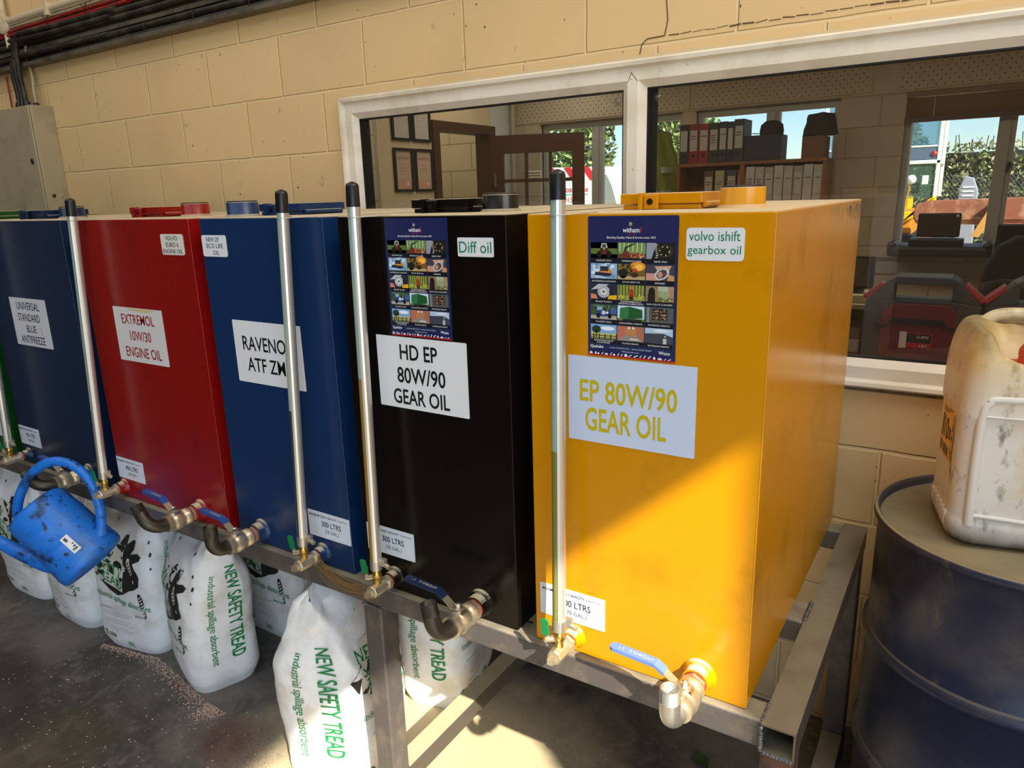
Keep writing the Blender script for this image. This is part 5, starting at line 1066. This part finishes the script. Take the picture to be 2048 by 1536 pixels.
b = MB(); b.box(0, 0, 0, 0.16, 0.2, 0.155); o = b.build('cardboard_box', mat('brown_card', (120, 84, 52), 0.7), bevel=0.003); o.location = (-0.505, 4.76, 1.80); tag(o, 'brown cardboard box under the black bag on the shelf', 'box')
# lower row
xs = [(-1.225, .075, (104, 78, 64), 'brown binder leftmost on the lower shelf'), (-1.135, .070, (190, 176, 120), 'cream binder second on the lower shelf'), (-1.045, .076, (70, 74, 92), 'blue banded binder third on the lower shelf'), (-0.960, .066, (150, 92, 50), 'orange edged binder left of the shelf divider')]
for x, w, c, lab in xs: lever_file(x, w, 1.46, .28, c, 4.74, lab, (196, 178, 150), 'binders left of the divider', 2, False)
for k in range(8):
    x = -0.895 + k * 0.070; lever_file(x, .064, 1.46, .298 - .004 * (k % 3), [(206, 200, 188), (196, 184, 166), (186, 172, 150)][k % 3], 4.74, ['white binder with grey title block nearest the shelf divider', 'white binder with grey title block, second from the divider', 'buff binder third from the divider', 'white binder fourth from the divider on the lower shelf', 'pale binder fifth from the divider on the lower shelf', 'buff binder sixth from the divider on the lower shelf', 'white binder second from the right end of the lower shelf', 'pale binder at the right end of the lower shelf'][k], (206, 196, 178), 'pale binders right of the divider', 3 if k < 2 else 1, False)
# hi-vis clothing hanging left of the shelf
hv = thing('hi_vis_jacket', 'yellow hi-vis jacket hanging left of the shelf unit', 'jacket', (-1.72, 4.95, 0))
mb = MB(); mb.grid(lambda i, j: ((i - .5) * (.26 + .26 * min(1, (1 - j) * 1.6)) + .02 * noise.noise(Vector((i * 5, j * 5, 1))), -.05 * sin(pi * i) - .035 * sin(i * 19 + j * 3) * (1 - j) ** .5, 1.35 + .72 * j), 30, 20, 0)
jb = mb.build('jacket_body', mat('faded_hi_vis_yellow', (142, 150, 48), 0.8), hv)
for zz in (1.55, 1.74):
    MB().grid(lambda i, j: ((i - .5) * .44, -.058 * sin(pi * i) - .035 * sin(i * 19) - .006, zz + .05 * j), 30, 1, 0).build('reflective_band', mat('grey_reflective', (196, 194, 184), 0.5), jb)
MB().tube([(0, 0.03, 2.07), (0, 0.10, 2.09), (0, 0.25, 2.09)], 0.008, 8).build('hook', M_blackpl, hv)
# certificates on the partition (face x = -2.5)
for k, (y, z, up) in enumerate(((2.50, 1.955, 1), (2.70, 1.955, 1), (2.50, 1.640, 0), (2.705, 1.640, 0))):
    t = thing('framed_certificate', ['left one of the upper framed certificates on the plaster partition', 'right one of the upper framed certificates on the plaster partition', 'left one of the lower framed certificates on the plaster partition', 'right one of the lower framed certificates on the plaster partition'][k], 'certificate', (-2.499, y, z), 0, 'framed certificates')
    w, h = .185, .27; mb = MB()
    for a, b, c, d in ((0, 0, w, .016), (0, h - .016, w, h), (0, .016, .016, h - .016), (w - .016, .016, w, h - .016)): mb.box(0, a, b, .014, c, d)
    mb.build('frame', M_blackpl, t)
    q = MB(); PQ = lambda off: (lambda u, v: (.003 + off, u, v)); q.rect(.014, .014, w - .014, h - .014, PQ(0), 0, (206, 196, 180) if up else (216, 186, 160))
    if not up: q.text('CERTIFICATE', .04, h * .74, w - .04, h * .80, PQ(.0006), 0, (120, 96, 80), .01); q.rect(.07, h * .62, w - .07, h * .63, PQ(.0006), 0, (150, 120, 100)); q.rect(.045, h * .54, w - .045, h * .55, PQ(.0006), 0, (150, 120, 100)); q.rect(.055, h * .48, w - .055, h * .487, PQ(.0006), 0, (150, 120, 100)); q.rect(.02, .02, w - .02, .075, PQ(.0004), 0, (226, 170, 140)); q.ell(w * .7, .05, .012, .014, PQ(.0008), 0, (236, 226, 210))
    else: q.ell(w * .4, h * .75, .03, .02, PQ(.0006), 0, (184, 176, 166)); q.ell(w * .66, h * .78, .03, .02, PQ(.0006), 0, (184, 176, 166)); q.rect(.04, h * .55, w - .04, h * .56, PQ(.0006), 0, (170, 160, 150)); q.rect(.05, h * .48, w - .05, h * .487, PQ(.0006), 0, (170, 160, 150))
    q.build('certificate_sheet', INKP, t)
# hall: fire sign, pipe
mb = MB(); mb.box(-3.299, 4.86, 1.66, -3.292, 5.02, 1.90, 0, (190, 40, 36)); PS = lambda u, v: (-3.2905, u, v); mb.rect(4.90, 1.74, 4.98, 1.86, PS, 0, (226, 150, 140)); mb.rect(4.94, 1.76, 4.985, 1.80, PS, 0, (190, 40, 36)); mb.rect(4.885, 1.68, 4.995, 1.70, PS, 0, (236, 226, 220))
tag(mb.build('fire_sign', INKP), 'red fire sign seen through the door glass', 'sign')
tag(MB().tube([(-3.25, 5.12, 0), (-3.25, 5.12, 2.78)], 0.02, 12).build('pipe', M_cond), 'cream vertical pipe in the corner behind the door', 'pipe')
# blind
bl = thing('venetian_blind', 'brown venetian blind half raised at the office window', 'blind', (0.115, OY + 0.02, 0))
MB().box(0.0, -0.03, 2.205, 1.33, 0.02, 2.242).build('head_rail', mat('brown_blind', (150, 112, 74), 0.5), bl)
for k in range(8):
    z = 2.195 - k * 0.017; mb = MB(); mb.add([(0.004, -0.028, z), (1.326, -0.028, z), (1.326, -0.010, z - .021), (0.004, -0.010, z - .021)], [(0, 1, 2, 3)]); mb.build('slat', bpy.data.materials['brown_blind'], bl)
MB().box(0.0, -0.03, 2.030, 1.33, 0.005, 2.062).build('bottom_rail', mat('dark_brown_blind', (104, 72, 50), 0.5), bl)
MB().tube([(0.185, -0.034, 2.06), (0.185, -0.034, 2.20)], 0.003, 6).build('cord', M_paper, bl)
# rugged tablet on a printer at the far sill
pr_ = thing('printer', 'low dark grey printer on the far window sill', 'printer', (0.115, 4.86, 1.085))
MB().box(0.02, 0, 0.0, 0.64, 0.26, 0.075).build('printer_body', M_darkcase, pr_, bevel=0.02)
MB().box(0.0, 0.0, 0.0, 0.06, 0.27, 0.105).build('end_cheek', M_blackpl, pr_, bevel=0.02); MB().box(0.59, 0.0, 0.0, 0.65, 0.27, 0.105).build('end_cheek', M_blackpl, pr_, bevel=0.02)
tb = thing('rugged_laptop', 'dark rugged laptop standing open on the printer', 'laptop', (0.27, 4.88, 1.162))
MB().box(-0.02, 0, 0, 0.32, 0.17, 0.05).build('keyboard_base', M_blackpl, tb, bevel=0.008); MB().box(0.018, 0.12, 0.055, 0.288, 0.145, 0.225).build('screen_back', mat('brown_black_shell', (56, 42, 36), 0.5), tb, bevel=0.012)
MB().box(0.255, 0.1175, 0.198, 0.273, 0.1195, 0.214).build('badge', M_paper, tb)
tc_ = thing('tablet', 'black tablet leaning at the window beside the office chair', 'tablet', (0.775, 4.95, 1.085)); MB().box(0, 0, 0.0, 0.30, 0.02, 0.225).build('tablet_shell', M_blackpl, tc_, bevel=0.01); MB().box(0.02, -0.003, 0.03, 0.28, 0.0, 0.205).build('screen', mat('dark_screen', (30, 36, 28), 0.1), tc_)
# office chair
chh = thing('office_chair', 'black office chair with rounded back near the window', 'chair', (0.90, 3.2, 0))
mb = MB(); ol = [(-.20, .0), (-.185, .12), (-.14, .22), (-.07, .265), (.07, .265), (.14, .22), (.185, .12), (.20, 0), (.19, -.2), (-.19, -.2)]
mb.prism(ol, lambda u, v, d: (u, d - .10 * u * u, 1.075 + v), -0.03, 0.03); mb.build('backrest', mat('black_upholstery', (20, 19, 20), 0.7), chh, bevel=0.02, seg=3)
MB().box(-.24, -.05, .44, .24, .42, .50).build('seat', bpy.data.materials['black_upholstery'], chh, bevel=0.02); MB().tube([(0, -.02, .9), (0, .0, .48)], .025, 10).build('back_post', M_blackpl, chh); MB().tube([(0, .18, .44), (0, .18, .10)], .03, 12).build('gas_lift', M_steelb, chh)
for k in range(5): a = k * 2 * pi / 5; q = MB(); q.tube([(0, .18, .10), (.28 * cos(a), .18 + .28 * sin(a), .06)], .02, 8); q.tube([(.28 * cos(a) - .015, .18 + .28 * sin(a), .028), (.28 * cos(a) + .015, .18 + .28 * sin(a), .028)], .028, 12); q.build('leg', M_blackpl, chh)
# desk with monitor, papers and white boxes beside the tool cases
dk = thing('desk', 'dark desk with shelves behind the yellow tank', 'desk', (-0.25, 2.45, 0))
MB().box(0, 0, 1.055, 0.535, 0.5, 1.075).build('desktop', mat('pale_desk_top', (196, 180, 150), 0.5), dk); MB().box(0.0, 0, 0, 0.02, 0.5, 1.055).build('side_panel', M_darkcase, dk); MB().box(0.515, 0.02, 0.0, 0.535, 0.5, 1.055).build('side_panel', M_darkcase, dk); MB().box(0.02, 0.02, 0.835, 0.515, 0.5, 0.85).build('shelf_board', M_wood, dk); MB().box(0.02, 0.48, 0.0, 0.515, 0.5, 1.055).build('back_panel', M_darkcase, dk)
st = MB(); st.box(0, 0, 0, 0.16, 0.22, 0.035); o = st.build('paper_stack', mat('cream_paper', (214, 204, 160), 0.7), bevel=0.001); o.location = (0.12, 2.50, 1.075); tag(o, 'stack of cream papers on the desk behind the yellow tank', 'paper stack')
mo = thing('monitor', 'small grey framed monitor tilted on the papers', 'monitor', (0.13, 2.62, 1.11), -0.25); MB().box(0, 0, 0.02, 0.16, 0.025, 0.17).build('screen_housing', M_blackpl, mo, bevel=0.006); MB().box(0.012, -0.002, 0.035, 0.148, 0.0, 0.158).build('screen', mat('grey_screen', (96, 92, 82), 0.3), mo); MB().box(0.05, -0.02, 0, 0.11, 0.05, 0.02).build('foot', M_blackpl, mo)
o = MB().box(0, 0, 0, 0.11, 0.2, 0.06).build('white_box', M_paper, bevel=0.002); o.location = (0.155, 2.48, 0.85); tag(o, 'small white box on the lower desk shelf', 'box')
o = MB().box(0, 0, 0, 0.11, 0.2, 0.055).build('card_box', mat('grey_card', (150, 136, 116), 0.7), bevel=0.002); o.location = (0.16, 2.49, 0.91); tag(o, 'grey card box on the small white box', 'box')
# tool cases on the worktop inside the window
def tool_case(x, label, col, y=1.20, badge=True):
    t = thing('tool_case', label, 'tool case', (x, y, 1.06), 0, 'tool cases on the worktop inside the window')
    w, h = 0.285, 0.285; mb = MB()
    out = [(0, .0), (w, 0), (w, h - .075), (w - .055, h - .012), (w - .075, h), (.075, h), (.055, h - .012), (0, h - .075)]
    inn = rrect(.070, h - .066, w - .070, h - .022, .012, 4)
    P = lambda u, v, d: (u, d, v)
    # body with a carrying slot: four prisms round the slot
    for poly in ([(0, 0), (w, 0), (w, h - .075), (w - .07, h - .066), (.07, h - .066), (0, h - .075)], [(0, h - .075), (.07, h - .066), (.07, h - .022), (.055, h - .012)], [(w, h - .075), (w - .055, h - .012), (w - .07, h - .022), (w - .07, h - .066)], [(.055, h - .012), (.07, h - .022), (w - .07, h - .022), (w - .055, h - .012), (w - .075, h), (.075, h)]): mb.prism(poly, P, 0, .11)
    mb.build('case_body', M_darkcase, t, bevel=0.003)
    q = MB(); q.prism([(.045, 0.01), (w - .05, .01), (w - .05, h - .10), (w - .075, h - .075), (.07, h - .075), (.045, h - .10)], P, -.006, .001); q.build('front_panel', col, t, bevel=0.002)
    g = MB(); zz = h - .125; g.prism([(.03, zz - .012), (.06, zz - .012), (.075, zz + .008), (w - .085, zz + .008), (w - .07, zz - .012), (w - .035, zz - .012), (w - .035, zz - .018), (w - .068, zz - .018), (w - .083, zz - .008), (.073, zz - .008), (.058, zz - .022), (.03, zz - .022)], P, -.012, -.004); g.build('chevron_rib', M_blackpl, t)
    for sx in (0, 1):
        l = MB(); a = (0.0, h - .070); b_ = (.045, h - .028); X = lambda u: w - u if sx else u
        n_ = Vector((-(b_[1] - a[1]), b_[0] - a[0])).normalized() * .014
        l.prism([(X(a[0]), a[1]), (X(b_[0]), b_[1]), (X(b_[0] + n_.x), b_[1] + n_.y), (X(a[0] + n_.x), a[1] + n_.y)], P, .01, .08); l.build('latch', M_latch, t, bevel=0.002)
    if badge:
        q = MB(); PB = lambda off: (lambda u, v: (u, -.0068 - off, v)); q.rect(.105, .085, .180, .128, PB(0), 0, (176, 30, 36)); q.rect(.108, .100, .177, .125, PB(.0004), 0, (50, 20, 22)); q.rect(.098, .083, .116, .130, PB(.0008), 0, (214, 190, 170)); q.text('LI-ION', .142, .113, .170, .121, PB(.0008), 0, (226, 220, 214), .02); q.text('18V', .150, .088, .170, .095, PB(.0008), 0, (226, 220, 214), .01)
        q.build('badge', INKP, t)
    return t
tool_case(0.418, 'dark red and charcoal tool case with badge inside the window', M_redcase)
tool_case(0.715, 'charcoal grey tool case at the right edge of the window', mat('charcoal_panel', (62, 60, 56), 0.5), badge=False)
# suction hooks at the top corners of the panes
for x, lab in ((PX[0][1] - 0.022, 'clear suction disc in the top right corner of the left pane'), (PX[1][0] + 0.030, 'clear suction disc in the top left corner of the right pane')):
    q = MB().lathe((x, WY + 0.0135, PZ[1] - 0.03), (0, -1, 0), [(0.012, 0), (0.011, 0.002), (0.005, 0.003), (0.004, 0.006), (0, 0.006)], 16); tag(q.build('suction_disc', glass_mat('clear_vinyl', (.8, .8, .76), 1, .1, ((190, 180, 160), .06))), lab, 'suction disc')

# ------------------------------------------------------------------ outdoors beyond the office
M_yard = mat('sandy_yard', (196, 172, 124), 0.9, bump=(3, .3), dirt=[((150, 140, 84), 1.2, .5, .6), ((222, 204, 160), 5, .5, .7)])
struct('ground', MB().box(-60, -60, -0.2, 60, 90, -0.02), M_yard, label='sandy yard round the workshop', cat='ground')
def leaf_mass(mb, cx, cy, z0, z1, rx, ry, n, s, cols, rnd, box=False):
    for _ in range(n):
        if box: p = Vector((cx + rnd.uniform(-rx, rx), cy - ry * (1 - abs(rnd.gauss(0, .35)) * .6) if rnd.random() < .8 else cy + rnd.uniform(-ry, ry), rnd.uniform(z0, z1)))
        else:
            d = Vector((rnd.gauss(0, 1), rnd.gauss(0, 1), rnd.gauss(0, 1))).normalized() * (rnd.random() ** .3); p = Vector((cx + d.x * rx, cy + d.y * ry, (z0 + z1) / 2 + d.z * (z1 - z0) / 2))
        a = Vector((rnd.gauss(0, 1), rnd.gauss(0, 1), rnd.gauss(0, 1))).normalized(); b = a.cross(Vector((rnd.gauss(0, 1), rnd.gauss(0, 1), rnd.gauss(0, 1)))).normalized(); k = s * rnd.uniform(.6, 1.4)
        mb.add([p - a * k, p + b * k * .5, p + a * k, p - b * k * .5], [(0, 1, 2, 3)], 0, False, rnd.choice(cols))
rnd = random.Random(21)
hd = thing('hedge', 'tall rough hedge behind the digger in the yard', 'hedge', (1.0, 19.5, 0))
mb = MB(); leaf_mass(mb, 0, 0, 0.1, 2.45, 4.0, 0.8, 9000, 0.055, [(122, 134, 84), (150, 154, 104), (92, 102, 64), (176, 172, 124), (136, 124, 90)], rnd, True)
for _ in range(140): x = rnd.uniform(-4, 4); mb.tube([(x, -.5, 2.3), (x + rnd.gauss(0, .1), -.5, 2.3 + abs(rnd.gauss(0.05, .15)))], .012, 3, 0, False, False, (84, 92, 56))
mb.build('foliage', INKP, hd)
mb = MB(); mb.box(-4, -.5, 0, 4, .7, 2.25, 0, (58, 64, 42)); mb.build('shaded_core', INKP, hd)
fe = MB()
for k in range(60): x = -1.4 + k * .08; fe.tube([(x, 0, 0.3), (x + 1.1, 0, 1.75)], .004, 3, 0, False, False); fe.tube([(x + 1.1, 0, 0.3), (x, 0, 1.75)], .004, 3, 0, False, False)
o = fe.build('chain_link_fence', mat('galvanised_wire', (84, 88, 84), 0.6, .2)); o.location = (-0.6, 18.3, 0); tag(o, 'chain link fence in front of the hedge', 'fence')
# digger
M_digy = mat('digger_yellow', (250, 196, 10), 0.4); M_digo = mat('digger_orange', (226, 140, 30), 0.5); M_digw = mat('cab_white', (230, 234, 232), 0.4)
dg = thing('excavator', 'yellow digger with tall glazed cab parked in the yard', 'excavator', (-0.45, 13.0, 0))
MB().box(-1.6, -.2, 1.15, 0.03, 1.4, 1.38).build('upper_body', M_digy, dg, bevel=.03)
mb = MB(); mb.prism([(-1.6, 1.15), (0.20, 1.15), (0.36, 1.34), (0.47, 1.40), (0.47, 1.30), (0.28, 1.24), (0.18, 1.05), (0.0, 0.95), (-1.6, .93)], lambda u, v, d: (u, d, v), -.35, -.1); mb.build('boom_foot', M_digy, dg, bevel=.02)
MB().box(-1.6, -.25, .75, 0.16, 1.3, 1.16).build('undercarriage', M_digo, dg, bevel=.03)
MB().box(-1.7, -.4, -.02, 0.22, 1.5, .80).build('track', M_blackpl, dg, bevel=.1)
mb = MB(); X0, X1, Y0, Y1 = -1.3, 0.44, -.15, 1.2
for x in (X0, X1):
    for y in (Y0, Y1): mb.box(x - .03, y - .03, 1.36, x + .03, y + .03, 3.1)
mb.box(X0, Y0 - .03, 1.90, X1 + .03, Y0 + .03, 1.96); mb.box(X1 - .03, Y0, 1.90, X1 + .03, Y1, 1.96); mb.box(X0, Y0, 3.1, X1 + .02, Y1, 3.2); mb.box(X0, Y0 - .02, 2.16, X1, Y0, 2.19)
cb_ = mb.build('cab', M_digw, dg, bevel=.012)
MB().box(X0, Y0 + .0, 1.96, X1, Y0 + .01, 3.1).build('cab_glass', glass_mat('pale_blue_glass', (.62, .78, .84), .8, .02, ((120, 160, 180), .25)), cb_); MB().box(X0, Y0 + .0, 1.36, X1, Y0 + .01, 1.9).build('cab_glass', glass_mat('green_glass', (.60, .72, .66), .8, .02, ((150, 180, 160), .15)), cb_)
MB().box(X0, Y0 - .012, 1.97, X1 - .03, Y0 - .004, 2.15).build('dark_band', mat('blue_grey_panel', (96, 112, 132), 0.3), cb_); MB().lathe((X1 - .07, Y0 - .012, 2.06), (0, -1, 0), [(.04, 0), (.04, .02), (0, .03)], 12).build('rear_lamp', mat('red_lamp', (210, 60, 40), 0.3), cb_)
MB().lathe((0.09, Y0 - .15, 1.66), (0, -1, 0), [(.0, 0), (.075, .005), (.075, .02), (0, .03)], 16).build('mirror', M_digw, dg); MB().tube([(0.05, Y0 - .14, 1.34), (0.08, Y0 - .14, 1.62)], .012, 6).build('mirror_arm', M_digo, dg)
MB().box(.24, Y0 - .1, 1.58, .33, Y0 - .08, 1.72).build('sticker_panel', M_digw, dg)
M_rustr = mat('rusty_red_steel', (150, 86, 62), 0.7, dirt=((190, 140, 106), 4, .5, .65))
bk = thing('dozer_blade', 'long rusty steel blade on the ground by the digger', 'blade', (0.15, 12.2, 0))
mb = MB(); mb.prism([(-.35, .98), (-.40, 1.10), (-.37, 1.28), (-.2, 1.33), (1.1, 1.36), (1.5, 1.30), (1.5, 1.0), (.9, .95)], lambda u, v, d: (u, d, v), 0, .25); mb.build('blade_plate', M_rustr, bk, bevel=.02); MB().box(-.35, -.04, 1.04, 1.3, .02, 1.08).build('edge_rib', M_rustr, bk)
MB().prism([(.42, .80), (.52, .78), (.80, 1.28), (.66, 1.32)], lambda u, v, d: (u, d, v), -.2, 0).build('strut', mat('faded_orange_steel', (206, 150, 76), .6), bk); MB().box(.9, 0, 0, 1.1, .25, .96).build('foot', M_rustr, bk); MB().box(-.3, 0, 0, -.1, .25, .99).build('foot', M_rustr, bk)
gp = thing('grab_bucket', 'grey steel grab standing behind the rusty blade', 'grab', (0.30, 13.6, 0)); MB().prism([(.02, 0), (.30, 0), (.28, 1.45), (.20, 1.66), (.06, 1.70), (.0, 1.5)], lambda u, v, d: (u, d, v), 0, .2).build('grab_plate', mat('pale_grey_steel', (160, 164, 176), .5), gp, bevel=.02)
for k in range(3): MB().box(.05, -.012, 1.36 + k * .07, .22, 0, 1.385 + k * .07).build('rung', M_digw, gp)
for k in range(4):
    x = 1.15 + k * .66; mb = MB(); r_ = random.Random(k)
    mb.grid(lambda i, j: ((.26 + .05 * noise.noise(Vector((cos(2 * pi * i) * 2, sin(2 * pi * i) * 2, j * 4 + k)))) * cos(2 * pi * i) * cos(j * pi / 2), .26 * sin(2 * pi * i) * cos(j * pi / 2), (.95 + .15 * (k % 2)) * sin(j * pi / 2) ** .7 + .03 * noise.noise(Vector((i * 12, j * 9, k)))), 18, 10, 0, True, True)
    o = mb.build('rubble_heap', mat('pale_rubble', (206, 196, 178), .9, bump=(6, .6), dirt=((120, 100, 80), 8, .5, .65))); o.location = (x, 14.5 + .2 * (k % 2), -.02); tag(o, ['pale rubble heap next to the rusty blade', 'pale rubble heap second from the rusty blade', 'pale rubble heap third from the rusty blade', 'pale rubble heap farthest right of the rusty blade'][k], 'rubble heap', 'rubble heaps in the yard')
# van and trees outside the entrance
vn = thing('van', 'white van with red chevrons parked outside the entrance', 'van', (-6.0, 11.0, 0))
mb = MB(); mb.prism([(-2.6, .45), (1.35, .45), (1.32, 1.05), (1.18, 1.62), (1.05, 1.96), (.90, 2.05), (-2.6, 2.12)], lambda u, v, d: (u, d, v), 0, 1.9); vb_ = mb.build('van_body', mat('van_white', (236, 236, 232), .35), vn, bevel=.06, seg=3)
mb = MB(); PV = lambda u, v: (u, -.004, v)
for k in range(9): x = -2.4 + k * .36; mb.poly([(x, 2.06), (x + .15, 2.06), (x + .33, 1.82), (x + .18, 1.82)], PV, 0, (214, 40, 46))
mb.text('Loanebee', .1, 1.62, .62, 1.72, PV, 0, (226, 70, 70), .02); mb.rect(.05, 1.57, .62, 1.585, PV, 0, (120, 190, 180)); mb.text('01522', .12, 1.44, .45, 1.53, PV, 0, (236, 120, 120), .02)
mb.build('van_lettering', INKP, vb_)
mb = MB(); mb.prism([(.80, 1.40), (1.18, 1.40), (1.08, 1.72), (.98, 1.90), (.80, 1.92)], lambda u, v, d: (u, d, v), -.006, -.002); mb.build('side_window', mat('van_window', (150, 156, 150), .1), vb_)
mb = MB(); mb.rect(.78, 1.28, 1.12, 1.40, lambda u, v: (u, -.008, v), 0, (226, 96, 60)); mb.ell(.92, 1.30, .03, .09, lambda u, v: (u, -.010, v), 0, (250, 190, 40)); mb.build('flame_graphic', INKP, vb_)
for x in (-1.9, .65): MB().lathe((x, .22, .34), (0, -1, 0), [(.34, 0), (.34, .2), (.2, .22), (0, .22)], 24).build('wheel', M_blackpl, vn)
car = thing('car', 'white car partly hidden behind the white van', 'car', (-5.7, 13.8, 0)); mb = MB(); mb.prism([(-.9, .4), (2.6, .4), (2.6, 1.1), (1.9, 1.2), (1.3, 1.72), (-.3, 1.76), (-.9, 1.2)], lambda u, v, d: (u, d, v), 0, 1.7); mb.build('car_body', bpy.data.materials['van_white'], car, bevel=.06)
for x in (-.3, 1.8): MB().lathe((x, .18, .32), (0, -1, 0), [(.32, 0), (.32, .2), (.2, .21), (0, .21)], 24).build('wheel', M_blackpl, car)
rnd = random.Random(33)
for k, (x, y, h, lab) in enumerate(((-10.7, 20.5, 6.2, 'leafy tree left of the two behind the van'), (-7.7, 21.5, 6.8, 'leafy tree right of the two behind the van'), (-1.6, 22.9, 3.4, 'bushy tree behind the digger cab'))):
    t = thing('tree', lab, 'tree', (x, y, 0), 0, 'trees beyond the yard')
    MB().tube([(0, 0, 0), (.05, 0, h * .3), (0, .1, h * .6)], [.2, .16, .08], 10).build('trunk', M_darkwood, t)
    mb = MB(); leaf_mass(mb, 0, 0, .3, h, 1.38 if k < 2 else 1.0, 1.4, 5200 if k < 2 else 2500, .12, [(120, 140, 70), (150, 168, 96), (84, 100, 52), (190, 200, 140), (70, 84, 44)], rnd); mb.build('foliage', INKP, t)
